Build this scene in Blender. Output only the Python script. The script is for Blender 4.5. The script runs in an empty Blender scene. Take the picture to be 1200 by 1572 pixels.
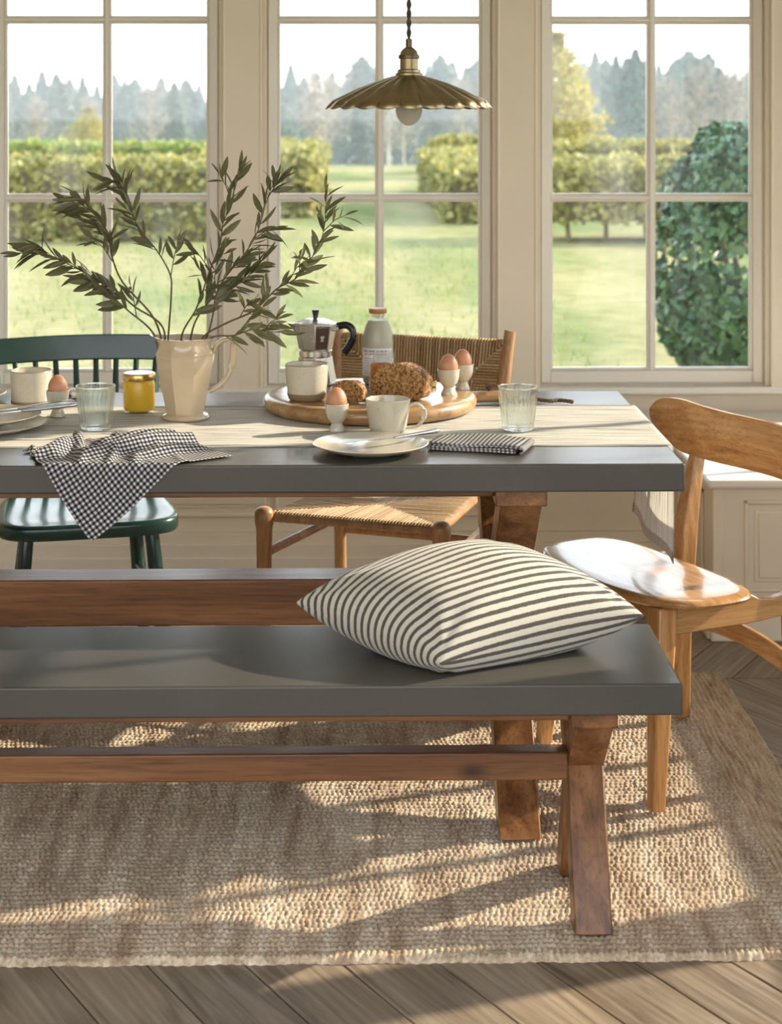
import bpy, bmesh, math, random
import numpy as np
from mathutils import Vector, Matrix, noise as mnoise
R = math.radians
PI = math.pi
SC = bpy.context.scene
COL = SC.collection

# ---------------------------------------------------------------- camera
FPX, HOR, EYE, YAW = 2750.0, 165.0, 1.455, 1.0
cd = bpy.data.cameras.new('camera'); cam = bpy.data.objects.new('camera', cd); COL.objects.link(cam)
cd.sensor_fit = 'HORIZONTAL'; cd.sensor_width = 36.0
cd.lens = FPX / 1200.0 * 36.0
cd.shift_y = -(786.0 - HOR) / 1200.0
cd.clip_start = 0.05; cd.clip_end = 900
cam.location = (0, 0, EYE); cam.rotation_euler = (R(90), 0, R(-YAW))
cd.dof.use_dof = True; cd.dof.focus_distance = 3.65; cd.dof.aperture_fstop = 8.0
SC.camera = cam

# ---------------------------------------------------------------- sky, sun, exposure
SUN_AZ, SUN_EL = 19.0, 27.0          # azimuth measured from +x towards +y
w = bpy.data.worlds.new('world'); SC.world = w; w.use_nodes = True
nt = w.node_tree; nt.nodes.clear()
out = nt.nodes.new('ShaderNodeOutputWorld'); bg = nt.nodes.new('ShaderNodeBackground')
tc = nt.nodes.new('ShaderNodeTexCoord'); sx = nt.nodes.new('ShaderNodeSeparateXYZ')
rp = nt.nodes.new('ShaderNodeValToRGB')
rp.color_ramp.elements[0].position = 0.0; rp.color_ramp.elements[0].color = (1.0, 0.965, 0.94, 1)
rp.color_ramp.elements[1].position = 0.75; rp.color_ramp.elements[1].color = (0.62, 0.78, 1.0, 1)
e = rp.color_ramp.elements.new(0.22); e.color = (0.90, 0.94, 1.0, 1)
nt.links.new(tc.outputs['Generated'], sx.inputs[0]); nt.links.new(sx.outputs['Z'], rp.inputs[0])
nt.links.new(rp.outputs[0], bg.inputs[0]); bg.inputs[1].default_value = 2.5
nt.links.new(bg.outputs[0], out.inputs[0])
sl = bpy.data.lights.new('sun_offscreen', 'SUN'); sl.energy = 7.0; sl.angle = R(0.9); sl.color = (1.0, 0.86, 0.68)
so = bpy.data.objects.new('sun_offscreen', sl); COL.objects.link(so)
sd = Vector((math.cos(R(SUN_EL)) * math.cos(R(SUN_AZ)), math.cos(R(SUN_EL)) * math.sin(R(SUN_AZ)), math.sin(R(SUN_EL))))
so.rotation_euler = sd.to_track_quat('Z', 'Y').to_euler(); so.location = sd*400
vs = SC.view_settings
vs.view_transform = 'Standard'; vs.look = 'None'; vs.gamma = 1.0; vs.use_curve_mapping = False
vs.exposure = 0.55
cy = SC.cycles
cy.max_bounces = 8; cy.diffuse_bounces = 4; cy.glossy_bounces = 4; cy.transmission_bounces = 8
cy.transparent_max_bounces = 24; cy.volume_bounces = 0; cy.caustics_reflective = False; cy.caustics_refractive = False
cy.sample_clamp_indirect = 6.0; cy.use_denoising = True

# ---------------------------------------------------------------- helpers
def link(o, parent=None):
    COL.objects.link(o)
    if parent is not None: o.parent = parent
    return o

def tag(o, label=None, cat=None, group=None, kind=None):
    if label: o['label'] = label
    if cat: o['category'] = cat
    if group: o['group'] = group
    if kind: o['kind'] = kind
    return o

def thing(name, label, cat, loc=(0, 0, 0), rz=0.0, group=None):
    o = bpy.data.objects.new(name, None); o.empty_display_size = 0.05
    o.location = loc; o.rotation_euler = (0, 0, rz)
    link(o); return tag(o, label, cat, group)

class MB:
    """collects vertices and faces (with optional uvs) for one mesh object"""
    def __init__(s): s.v = []; s.f = []; s.uv = {}
    def box(s, x0, x1, y0, y1, z0, z1):
        return s.hexa([(x0,y0,z0),(x1,y0,z0),(x1,y1,z0),(x0,y1,z0),(x0,y0,z1),(x1,y0,z1),(x1,y1,z1),(x0,y1,z1)])
    def hexa(s, p):
        b = len(s.v); s.v += [tuple(q) for q in p]
        for f in ((0,3,2,1),(4,5,6,7),(0,1,5,4),(1,2,6,5),(2,3,7,6),(3,0,4,7)): s.f.append(tuple(b+i for i in f))
        return s
    def bar(s, p0, p1, w0, d0, w1=None, d1=None, side=(1,0,0)):
        """rectangular bar from p0 to p1; w along side, d across"""
        p0, p1 = Vector(p0), Vector(p1); t = (p1-p0).normalized(); sd_ = Vector(side)
        sd_ = (sd_ - t*sd_.dot(t)).normalized(); n = t.cross(sd_)
        w1 = w0 if w1 is None else w1; d1 = d0 if d1 is None else d1
        q = []
        for p, w_, d_ in ((p0,w0,d0),(p1,w1,d1)):
            for a, b in ((-1,-1),(1,-1),(1,1),(-1,1)): q.append(p + sd_*(a*w_/2) + n*(b*d_/2))
        return s.hexa(q)
    def sweep(s, pts, secs, cap=True):
        """secs: list of lists of (a,b) offsets; frames follow the path, a is kept near-horizontal"""
        pts = [Vector(p) for p in pts]; m = len(secs[0]); b0 = len(s.v)
        for i, p in enumerate(pts):
            t = (pts[min(i+1,len(pts)-1)] - pts[max(i-1,0)]).normalized()
            up = Vector((0,0,1)) if abs(t.z) < 0.95 else Vector((0,1,0))
            a = t.cross(up).normalized(); n = a.cross(t)
            for (u, v_) in secs[i]: s.v.append(tuple(p + a*u + n*v_))
        for i in range(len(pts)-1):
            for j in range(m):
                k = (j+1) % m
                s.f.append((b0+i*m+j, b0+i*m+k, b0+(i+1)*m+k, b0+(i+1)*m+j))
        if cap:
            s.f.append(tuple(b0+j for j in reversed(range(m))))
            s.f.append(tuple(b0+(len(pts)-1)*m+j for j in range(m)))
        return s
    def tube(s, pts, rad, seg=10, cap=True):
        if not hasattr(rad, '__len__'): rad = [rad]*len(pts)
        pts = [Vector(p) for p in pts]; b0 = len(s.v); a = None
        for i, p in enumerate(pts):
            t = (pts[min(i+1,len(pts)-1)] - pts[max(i-1,0)]).normalized()
            if a is None:
                ref = Vector((0,0,1)) if abs(t.z) < 0.9 else Vector((1,0,0))
                a = t.cross(ref).normalized()
            else: a = (a - t*a.dot(t)).normalized()
            n = t.cross(a)
            for j in range(seg):
                q = 2*PI*j/seg
                s.v.append(tuple(p + (a*math.cos(q) + n*math.sin(q))*rad[i]))
        for i in range(len(pts)-1):
            for j in range(seg):
                k = (j+1) % seg
                s.f.append((b0+i*seg+j, b0+i*seg+k, b0+(i+1)*seg+k, b0+(i+1)*seg+j))
        if cap:
            s.f.append(tuple(b0+j for j in reversed(range(seg)))); s.f.append(tuple(b0+(len(pts)-1)*seg+j for j in range(seg)))
        return s
    def lathe(s, prof, seg=32, c=(0,0,0), rfun=None):
        b0 = len(s.v); n = len(prof)
        for (r, z) in prof:
            for j in range(seg):
                q = 2*PI*j/seg; rr = r*(rfun(q, z) if rfun else 1.0)
                s.v.append((c[0]+rr*math.cos(q), c[1]+rr*math.sin(q), c[2]+z))
        for i in range(n-1):
            for j in range(seg):
                k = (j+1) % seg
                s.f.append((b0+i*seg+j, b0+i*seg+k, b0+(i+1)*seg+k, b0+(i+1)*seg+j))
        if prof[0][0] > 1e-5: s.f.append(tuple(b0+j for j in reversed(range(seg))))
        if prof[-1][0] > 1e-5: s.f.append(tuple(b0+(n-1)*seg+j for j in range(seg)))
        return s
    def grid(s, fn, nu, nv):
        """fn(u,v) -> point, u,v in 0..1; stores uvs"""
        b0 = len(s.v)
        for i in range(nu+1):
            for j in range(nv+1):
                u, v_ = i/nu, j/nv
                s.uv[len(s.v)] = (u, v_); s.v.append(tuple(fn(u, v_)))
        m = nv+1
        for i in range(nu):
            for j in range(nv): s.f.append((b0+i*m+j, b0+(i+1)*m+j, b0+(i+1)*m+j+1, b0+i*m+j+1))
        return s
    def prism(s, outline, z0, z1):
        b0 = len(s.v); n = len(outline)
        s.v += [(x,y,z0) for x,y in outline] + [(x,y,z1) for x,y in outline]
        s.f.append(tuple(b0+i for i in reversed(range(n)))); s.f.append(tuple(b0+n+i for i in range(n)))
        for i in range(n):
            k = (i+1) % n; s.f.append((b0+i, b0+k, b0+n+k, b0+n+i))
        return s
    def build(s, name, mat, parent=None, bevel=0.0, seg=2, ang=35, smooth=True, solid=0.0, sub=0, merge=False):
        me = bpy.data.meshes.new(name); me.from_pydata(s.v, [], s.f)
        if s.uv:
            ul = me.uv_layers.new(name='UVMap')
            for lp in me.loops: ul.data[lp.index].uv = s.uv.get(lp.vertex_index, (0, 0))
        if merge:
            bm = bmesh.new(); bm.from_mesh(me); bmesh.ops.remove_doubles(bm, verts=bm.verts, dist=1e-5)
            bmesh.ops.recalc_face_normals(bm, faces=bm.faces); bm.to_mesh(me); bm.free()
        if smooth:
            me.polygons.foreach_set('use_smooth', [True]*len(me.polygons)); me.set_sharp_from_angle(angle=R(ang))
        me.materials.append(mat)
        o = bpy.data.objects.new(name, me); link(o, parent)
        if solid:
            m = o.modifiers.new('solid', 'SOLIDIFY'); m.thickness = solid; m.offset = 0
        if sub:
            m = o.modifiers.new('sub', 'SUBSURF'); m.levels = sub; m.render_levels = sub
        if bevel:
            m = o.modifiers.new('bevel', 'BEVEL'); m.width = bevel; m.segments = seg; m.limit_method = 'ANGLE'; m.angle_limit = R(40)
        return o

def np_mesh(name, V, F, mat, parent=None, smooth=False):
    """fast mesh from numpy arrays; F is (n,3) or (n,4)"""
    me = bpy.data.meshes.new(name); V = np.asarray(V, np.float32); F = np.asarray(F, np.int32); k = F.shape[1]
    me.vertices.add(len(V)); me.vertices.foreach_set('co', V.ravel())
    me.loops.add(F.size); me.loops.foreach_set('vertex_index', F.ravel())
    me.polygons.add(len(F)); me.polygons.foreach_set('loop_start', np.arange(len(F), dtype=np.int32)*k)
    me.update(calc_edges=True); me.validate()
    if smooth: me.polygons.foreach_set('use_smooth', np.ones(len(F), bool))
    me.materials.append(mat); o = bpy.data.objects.new(name, me); return link(o, parent)

def copy_tree(o, parent=None):
    c = o.copy(); link(c); c.parent = parent
    for ch in list(o.children): copy_tree(ch, c)
    return c

def cat(pts, n):
    """Catmull-Rom through points"""
    P = [Vector(p) for p in pts]; P = [P[0]*2-P[1]] + P + [P[-1]*2-P[-2]]; res = []
    for i in range(1, len(P)-2):
        for k in range(n):
            t = k/n; a, b, c, d = P[i-1], P[i], P[i+1], P[i+2]
            res.append(0.5*((2*b)+(c-a)*t+(2*a-5*b+4*c-d)*t*t+(3*b-a-3*c+d)*t**3))
    res.append(P[-2]); return res

# ---------------------------------------------------------------- materials
class NM:
    def __init__(s, name):
        s.m = bpy.data.materials.new(name); s.m.use_nodes = True; s.t = s.m.node_tree; s.t.nodes.clear()
        s.o = s.n('ShaderNodeOutputMaterial')
    def n(s, typ, **kw):
        d = s.t.nodes.new(typ)
        for k, v in kw.items(): setattr(d, k, v)
        return d
    def l(s, a, b): s.t.links.new(a, b)
    def coord(s, out='Object', scale=(1,1,1), rot=(0,0,0), rnd=False):
        c = s.n('ShaderNodeTexCoord'); mp = s.n('ShaderNodeMapping')
        mp.inputs['Scale'].default_value = scale; mp.inputs['Rotation'].default_value = rot
        s.l(c.outputs[out], mp.inputs['Vector'])
        if rnd:
            oi = s.n('ShaderNodeObjectInfo'); mu = s.n('ShaderNodeMath', operation='MULTIPLY'); mu.inputs[1].default_value = 37.0
            s.l(oi.outputs['Random'], mu.inputs[0]); cb = s.n('ShaderNodeCombineXYZ')
            for i in range(3): s.l(mu.outputs[0], cb.inputs[i])
            s.l(cb.outputs[0], mp.inputs['Location'])
        return mp.outputs[0]
    def noise(s, vec, scale, detail=4, dist=0.0, rough=0.55):
        d = s.n('ShaderNodeTexNoise'); d.inputs['Scale'].default_value = scale; d.inputs['Detail'].default_value = detail
        d.inputs['Distortion'].default_value = dist; d.inputs['Roughness'].default_value = rough
        s.l(vec, d.inputs['Vector']); return d.outputs['Fac']
    def ramp(s, fac, stops):
        d = s.n('ShaderNodeValToRGB'); el = d.color_ramp.elements
        while len(el) < len(stops): el.new(0.5)
        for x, (p, c) in zip(el, stops):
            x.position = p; x.color = (c[0], c[1], c[2], 1) if hasattr(c, '__len__') else (c, c, c, 1)
        s.l(fac, d.inputs[0]); return d.outputs[0]
    def mix(s, fac, a, b, typ='MIX'):
        d = s.n('ShaderNodeMix', data_type='RGBA', blend_type=typ)
        for sock, v in ((d.inputs[0], fac), (d.inputs[6], a), (d.inputs[7], b)):
            if hasattr(v, 'is_output'): s.l(v, sock)
            elif hasattr(v, '__len__'): sock.default_value = (v[0], v[1], v[2], 1)
            else: sock.default_value = v
        return d.outputs[2]
    def math(s, op, a, b=0.0, c=None):
        d = s.n('ShaderNodeMath', operation=op)
        for i, v in enumerate((a, b, c)):
            if v is None: continue
            if hasattr(v, 'is_output'): s.l(v, d.inputs[i])
            else: d.inputs[i].default_value = v
        return d.outputs[0]
    def bump(s, h, strength=0.3, dist=0.002):
        d = s.n('ShaderNodeBump'); d.inputs['Strength'].default_value = strength; d.inputs['Distance'].default_value = dist
        s.l(h, d.inputs['Height']); return d.outputs[0]
    def bsdf(s, col, rough=0.5, normal=None, metal=0.0, spec=0.5, coat=0.0, sheen=0.0, trans=0.0):
        d = s.n('ShaderNodeBsdfPrincipled')
        for k, v in (('Base Color', col), ('Roughness', rough), ('Metallic', metal), ('Specular IOR Level', spec), ('Coat Weight', coat), ('Sheen Weight', sheen), ('Transmission Weight', trans)):
            if hasattr(v, 'is_output'): s.l(v, d.inputs[k])
            elif hasattr(v, '__len__'): d.inputs[k].default_value = (v[0], v[1], v[2], 1)
            else: d.inputs[k].default_value = v
        if coat: d.inputs['Coat Roughness'].default_value = 0.08
        if normal is not None: s.l(normal, d.inputs['Normal'])
        return d.outputs[0]
    def done(s, sh): s.l(sh, s.o.inputs['Surface']); return s.m

def srgb(r, g, b):
    f = lambda c: (c/255/12.92) if c/255 <= 0.04045 else ((c/255+0.055)/1.055)**2.4
    return (f(r), f(g), f(b))

def m_plain(name, col, rough=0.5, var=0.12, scale=8.0, bump=0.0, bscale=60.0, **kw):
    k = NM(name); v = k.coord(rnd=True)
    c = k.ramp(k.noise(v, scale), [(0.3, [x*(1-var) for x in col]), (0.7, [min(1, x*(1+var)) for x in col])])
    nrm = k.bump(k.noise(v, bscale, 5), bump, 0.002) if bump else None
    return k.done(k.bsdf(c, rough, nrm, **kw))

def m_wood(name, c0, c1, c2, axis='x', rough=0.42, grain=26.0, bump=0.25, coat=0.0, knots=0.0, ring=0.0, stretch=0.06):
    k = NM(name); i = 'xyz'.index(axis)
    sc1 = [1.0]*3; sc1[i] = stretch
    v = k.coord(scale=sc1, rnd=True)
    n1 = k.noise(v, grain, 5, 0.6); n2 = k.noise(v, grain*7, 3, 0.2); n3 = k.noise(v, grain*0.22, 2, 0.4)
    base = k.ramp(n1, [(0.28, c0), (0.5, c1), (0.75, c2)])
    if ring:
        wv = k.n('ShaderNodeTexWave', wave_type='BANDS', bands_direction='XYZ'[('xyz'.index(axis)+1) % 3]); wv.inputs['Scale'].default_value = ring
        wv.inputs['Distortion'].default_value = 5.0; wv.inputs['Detail'].default_value = 2.0; wv.inputs['Detail Scale'].default_value = 0.7
        k.l(v, wv.inputs['Vector']); base = k.mix(k.math('MULTIPLY', wv.outputs['Fac'], 0.35), base, c0)
    tone = k.ramp(n3, [(0.3, (0.78, 0.76, 0.74)), (0.7, (1.12, 1.1, 1.08))])
    base = k.mix(1.0, base, tone, 'MULTIPLY')
    pore = k.ramp(n2, [(0.36, 0.62), (0.5, 1.0)])
    base = k.mix(0.8, base, pore, 'MULTIPLY')
    if knots:
        vo = k.n('ShaderNodeTexVoronoi'); vo.inputs['Scale'].default_value = 3.2
        sc2 = [1.6]*3; sc2[i] = 0.9
        k.l(k.coord(scale=sc2, rnd=True), vo.inputs['Vector'])
        kn = k.ramp(vo.outputs['Distance'], [(0.03, 1.0), (0.11, 0.0)])
        base = k.mix(k.math('MULTIPLY', kn, knots), base, [x*0.22 for x in c0])
    nrm = k.bump(k.math('ADD', k.math('MULTIPLY', n2, 0.6), n1), bump, 0.0015)
    return k.done(k.bsdf(base, rough, nrm, coat=coat))

def m_leaf(name, c0, c1, rough=0.5, trans=0.35, scale=2.0):
    k = NM(name); geo = k.n('ShaderNodeNewGeometry'); v = k.coord()
    f = k.math('ADD', k.math('MULTIPLY', geo.outputs['Random Per Island'], 0.7), k.math('MULTIPLY', k.noise(v, scale, 2), 0.45))
    c = k.ramp(f, [(0.2, c0), (0.85, c1)])
    p = k.bsdf(c, rough, spec=0.4)
    tl = k.n('ShaderNodeBsdfTranslucent'); k.l(c, tl.inputs[0])
    mx = k.n('ShaderNodeMixShader'); mx.inputs[0].default_value = trans; k.l(p, mx.inputs[1]); k.l(tl.outputs[0], mx.inputs[2])
    return k.done(mx.outputs[0])

M = {}
M['paint'] = m_plain('cream_paint', (0.84, 0.745, 0.60), 0.42, 0.03, 3.0, 0.06, 90)
M['paint_white'] = m_plain('white_paint', (0.88, 0.83, 0.745), 0.35, 0.03, 3.0, 0.05, 90)
M['ceiling'] = m_plain('ceiling_paint', (0.82, 0.80, 0.76), 0.8, 0.03)

def m_pane():
    k = NM('window_glass'); v = k.coord(rnd=True)
    fr = k.n('ShaderNodeFresnel'); fr.inputs['IOR'].default_value = 1.45
    t = k.n('ShaderNodeBsdfTransparent'); t.inputs[0].default_value = (0.97, 0.985, 0.98, 1)
    g = k.n('ShaderNodeBsdfGlossy'); g.inputs['Roughness'].default_value = 0.02
    mx = k.n('ShaderNodeMixShader'); k.l(fr.outputs[0], mx.inputs[0]); k.l(t.outputs[0], mx.inputs[1]); k.l(g.outputs[0], mx.inputs[2])
    # dust specks and faint smears
    vo = k.n('ShaderNodeTexVoronoi'); vo.inputs['Scale'].default_value = 55; k.l(v, vo.inputs['Vector'])
    sp = k.ramp(vo.outputs['Distance'], [(0.04, 1.0), (0.075, 0.0)])
    ms = k.ramp(k.noise(v, 7.0, 3), [(0.5, 0.0), (0.72, 1.0)])
    sm = k.ramp(k.noise(k.coord(scale=(1, 1, 0.25), rnd=True), 6.0, 4), [(0.45, 0.0), (0.9, 0.09)])
    d = k.n('ShaderNodeBsdfTranslucent'); d.inputs[0].default_value = (0.9, 0.9, 0.88, 1)
    fac = k.math('ADD', k.math('MULTIPLY', k.math('MULTIPLY', sp, ms), 0.3), sm)
    m2 = k.n('ShaderNodeMixShader'); k.l(fac, m2.inputs[0]); k.l(mx.outputs[0], m2.inputs[1]); k.l(d.outputs[0], m2.inputs[2])
    return k.done(m2.outputs[0])
M['pane'] = m_pane()
def m_clear(name='clear_glass', tint=(0.96, 0.98, 0.97), clear=0.62):
    k = NM(name)
    g = k.n('ShaderNodeBsdfGlass'); g.inputs['IOR'].default_value = 1.4; g.inputs['Roughness'].default_value = 0.02; g.inputs[0].default_value = (*tint, 1)
    t = k.n('ShaderNodeBsdfTransparent'); t.inputs[0].default_value = (*tint, 1)
    mx = k.n('ShaderNodeMixShader'); mx.inputs[0].default_value = clear; k.l(g.outputs[0], mx.inputs[1]); k.l(t.outputs[0], mx.inputs[2])
    return k.done(mx.outputs[0])
M['glass'] = m_clear(); M['jar'] = m_clear('jar_glass', (0.98, 0.99, 0.98), 0.86)

# ---------------------------------------------------------------- room shell
def struct(name, mb, mat, bevel=0.0, parent=None, label=None, **kw):
    o = mb.build(name, mat, parent, bevel=bevel, **kw)
    if parent is None: o['kind'] = 'structure'
    if label: o['label'] = label
    return o

WY = 6.0                     # glass line of the window wall
RX = 1.78                    # right wall, with its own windows the sun comes through
# floor: dark sub-floor with separate chevron oak planks on it
def m_floor():
    k = NM('pale_oak_plank'); v = k.coord(scale=(1.0, 0.06, 1.0), rnd=True)
    n1 = k.noise(v, 30, 5, 1.6); n2 = k.noise(v, 190, 3, 0.3); n3 = k.noise(k.coord(rnd=True), 2.0, 2)
    wv = k.n('ShaderNodeTexWave', bands_direction='X'); wv.inputs['Scale'].default_value = 17; wv.inputs['Distortion'].default_value = 11
    wv.inputs['Detail'].default_value = 3; wv.inputs['Detail Scale'].default_value = 0.8; k.l(v, wv.inputs['Vector'])
    c = k.ramp(n1, [(0.3, (0.15, 0.105, 0.07)), (0.52, (0.30, 0.23, 0.16)), (0.75, (0.42, 0.34, 0.25))])
    c = k.mix(k.math('MULTIPLY', wv.outputs['Fac'], 0.28), c, (0.13, 0.095, 0.065))
    c = k.mix(1.0, c, k.ramp(n3, [(0.3, 0.8), (0.7, 1.1)]), 'MULTIPLY')
    oi = k.n('ShaderNodeObjectInfo'); c = k.mix(1.0, c, k.ramp(oi.outputs['Random'], [(0, 0.82), (1, 1.12)]), 'MULTIPLY')
    h = k.math('ADD', k.math('MULTIPLY', wv.outputs['Fac'], 0.3), k.math('ADD', n1, n2))
    return k.done(k.bsdf(c, 0.38, k.bump(h, 0.35, 0.0012), spec=0.4))
M['floor'] = m_floor()
floor = struct('floor', MB().box(-2.9, RX+0.1, -3.0, 6.1, -0.10, -0.012), m_plain('subfloor', (0.24, 0.18, 0.13), 0.8))
PW, BAND, SLANT = 0.165, 0.60, 0.60*math.tan(R(30))
pm = {}
for sgn in (1, -1):
    g = 0.0016; o_ = [(g, g), (PW-g, g), (PW-g+sgn*-SLANT, BAND-g), (g+sgn*-SLANT, BAND-g)]
    mb = MB()
    # rotate outline by -rotz so the object can be turned by rotz = -atan2(dx, dy)
    rz = -math.atan2(-sgn*SLANT, BAND)
    out_ = [(x*math.cos(-rz) - y*math.sin(-rz), x*math.sin(-rz) + y*math.cos(-rz)) for x, y in o_]
    mb.prism(out_, -0.012, 0.0)
    ob = mb.build('plank', M['floor'], None, bevel=0.0012, seg=1, smooth=False)
    pm[sgn] = (ob.data, rz); bpy.data.objects.remove(ob)
random.seed(4)
for b in range(-3, 5):
    y0 = 2.75 + (b+1)*BAND - BAND
    sgn = 1 if round((y0-2.75)/BAND) % 2 == 0 else -1
    if y0 > 5.45 or y0 < 0.9: continue
    for i in range(-12, 14):
        x = -0.195 + i*PW + (0.17 if sgn == 1 else 0.17-SLANT)
        if x < -1.9 or x > 1.75: continue
        me, rz = pm[sgn]
        o = bpy.data.objects.new('plank', me); link(o, floor); o.location = (x, y0, random.uniform(-0.0004, 0.0003)); o.rotation_euler = (0, 0, rz)
        m = o.modifiers.new('bevel', 'BEVEL'); m.width = 0.0012; m.segments = 1

struct('ceiling', MB().box(-2.9, RX+0.1, 0.0, 6.15, 2.62, 2.72), M['ceiling'])
struct('wall_left', MB().box(-2.9, -2.8, 0.0, 6.15, 0, 2.62), M['paint'])

# a sash window in local coordinates: x across, y depth (room side negative), z up; origin at the glass centre, floor level
Z0, ZT1, ZT2, Z3 = 0.576, 1.153, 1.7475, 2.33
def make_window(name, width, loc, rz, n=2):
    w_ = thing(name, None, None, loc, rz)
    w_['kind'] = 'structure'
    h = width/2
    f = MB()
    for s in (-1, 1): f.box(min(s*h, s*(h+0.032)), max(s*h, s*(h+0.032)), -0.03, 0.02, Z0-0.042, Z3+0.04)
    f.box(-h, h, -0.03, 0.02, Z0-0.042, Z0); f.box(-h, h, -0.03, 0.02, Z3, Z3+0.04)
    f.build('sash_frame', M['paint_white'], w_, bevel=0.004)
    bd = MB()   # glazing bead inside the frame
    for s in (-1, 1): bd.box(min(s*h, s*(h-0.008)), max(s*h, s*(h-0.008)), -0.018, 0.01, Z0, Z3)
    bd.box(-h+0.008, h-0.008, -0.018, 0.01, Z0, Z0+0.008)
    bd.build('glazing_bead', M['paint_white'], w_, bevel=0.002)
    for zt in (ZT1, ZT2):
        b_ = MB(); b_.box(-h, h, -0.014, 0.014, zt-0.014, zt+0.014).box(-h, h, -0.024, -0.014, zt-0.0065, zt+0.0065)
        b_.build('transom_bar', M['paint_white'], w_, bevel=0.003)
    for i in range(1, n):
        x = -h + width*i/n
        b_ = MB(); b_.box(x-0.0145, x+0.0145, -0.015, 0.015, Z0, Z3).box(x-0.007, x+0.007, -0.026, -0.015, Z0, Z3)
        b_.build('glazing_bar', M['paint_white'], w_, bevel=0.003)
    for zi, (za, zb) in enumerate(((Z0, ZT1), (ZT1, ZT2), (ZT2, Z3))):
        for i in range(n):
            xa = -h + width*i/n + 0.002; xb = -h + width*(i+1)/n - 0.002
            MB().box(xa, xb, -0.002, 0.002, za+0.002, zb-0.002).build('pane', M['pane'], w_, smooth=False)
    return w_
wcx = [-0.842, 0.066, 0.976]
for i, cx in enumerate(wcx): make_window('window_%d' % (i+1), 0.678, (cx, WY, 0), 0)

# window wall: posts between the windows, apron below, head above
wb = MB()
wb.box(-2.9, RX+0.1, WY-0.02, WY+0.10, -0.05, Z0-0.042)
wb.box(-2.9, RX+0.1, WY-0.02, WY+0.10, Z3+0.04, 2.62)
edges = [-2.9] + [e_ for cx in wcx for e_ in (cx-0.371, cx+0.371)] + [RX+0.1]
posts = [(edges[2*i], edges[2*i+1]) for i in range(4)]
for a, b in posts: wb.box(a, b, WY-0.02, WY+0.10, Z0-0.042, Z3+0.04)
wall_back = struct('wall_back', wb, M['paint'])
tn = 0
for a, b in posts:
    c0, c1 = max(a, -2.6), b
    t = MB()
    t.box(c0+0.022, c1-0.022, WY-0.075, WY-0.02, Z0-0.06, 2.62)            # pilaster
    for x, s in ((c0, 1), (c1, -1)):
        t.box(min(x+s*0.004, x+s*0.022), max(x+s*0.004, x+s*0.022), WY-0.05, WY-0.02, Z0-0.05, 2.62)
        t.tube([(x+s*0.022, WY-0.072, Z0-0.06), (x+s*0.022, WY-0.072, 2.62)], 0.006, 8)
    tn += 1
    struct('trim_%d' % tn, t, M['paint'], bevel=0.003)
t = MB().box(-2.9, RX+0.1, WY-0.085, WY-0.02, Z0-0.072, Z0-0.048)
struct('trim_5', t, M['paint_white'], bevel=0.006)

# right wall with four windows facing the low sun
rw = MB(); rys = [1.68, 2.92, 4.16, 5.40]; rww = 1.08
rw.box(RX, RX+0.10, -1.2, WY+0.1, -0.05, Z0-0.042); rw.box(RX, RX+0.10, -1.2, WY+0.1, Z3+0.04, 2.62)
re_ = [-1.2] + [e_ for cy_ in rys for e_ in (cy_-rww/2-0.032, cy_+rww/2+0.032)] + [WY-0.02]
for i in range(5): rw.box(RX, RX+0.10, re_[2*i], re_[2*i+1], Z0-0.042, Z3+0.04)
struct('wall_right', rw, M['paint'])
for i, cy_ in enumerate(rys): make_window('window_%d' % (i+4), rww, (RX+0.02, cy_, 0), R(-90), 3)

# built-in window seat: run under the windows plus the deeper return on the right
SZ = 0.44
ws = thing('window_seat', 'cream panelled window seat built in beneath the tall windows', 'window seat', (0, 0, 0))
t = MB(); t.prism([(-2.78, 5.46), (0.945, 5.46), (0.945, 4.855), (RX-0.003, 4.855), (RX-0.003, WY-0.024), (-2.78, WY-0.024)], SZ-0.024, SZ)
t.build('seat_top', M['paint_white'], ws, bevel=0.009, seg=3)
MB().box(-2.75, 0.975, 5.50, 5.52, 0.0, SZ-0.024).build('front_board', M['paint'], ws)
MB().box(0.967, 0.987, 4.90, 5.50, 0.0, SZ-0.024).build('side_board', M['paint'], ws)
MB().box(0.967, RX-0.005, 4.88, 4.90, 0.0, SZ-0.024).build('return_front_board', M['paint'], ws)
MB().box(0.963, 0.992, 4.872, 4.90, 0.0, SZ-0.024).build('corner_bead', M['paint'], ws, bevel=0.004)
sk = MB(); sk.box(-2.75, 0.95, 5.478, 5.50, 0, 0.155).box(-2.75, 0.95, 5.466, 5.478, 0, 0.125).box(-2.75, 0.95, 5.458, 5.466, 0, 0.085)
sk.build('skirting', M['paint'], ws, bevel=0.006)
sk = MB(); sk.box(0.955, RX-0.005, 4.855, 4.88, 0, 0.085).box(0.948, 0.967, 4.88, 5.458, 0, 0.085)
sk.build('skirting', M['paint'], ws, bevel=0.006)
def framed_panel(x0, x1, z0, z1, y, name='raised_panel'):
    p = MB(); w_ = 0.012
    for a in ((x0, x1, z0, z0+w_), (x0, x1, z1-w_, z1), (x0, x0+w_, z0, z1), (x1-w_, x1, z0, z1)): p.box(a[0], a[1], y-0.008, y, a[2], a[3])
    q = 0.038; p.hexa([(x0+q-0.012,y-0.003,z0+q-0.012),(x1-q+0.012,y-0.003,z0+q-0.012),(x1-q+0.012,y+0.01,z0+q-0.012),(x0+q-0.012,y+0.01,z0+q-0.012),
                       (x0+q-0.012,y-0.003,z1-q+0.012),(x1-q+0.012,y-0.003,z1-q+0.012),(x1-q+0.012,y+0.01,z1-q+0.012),(x0+q-0.012,y+0.01,z1-q+0.012)])
    p.box(x0+q, x1-q, y-0.008, y+0.005, z0+q, z1-q)
    p.build(name, M['paint'], ws, bevel=0.004)
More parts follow.
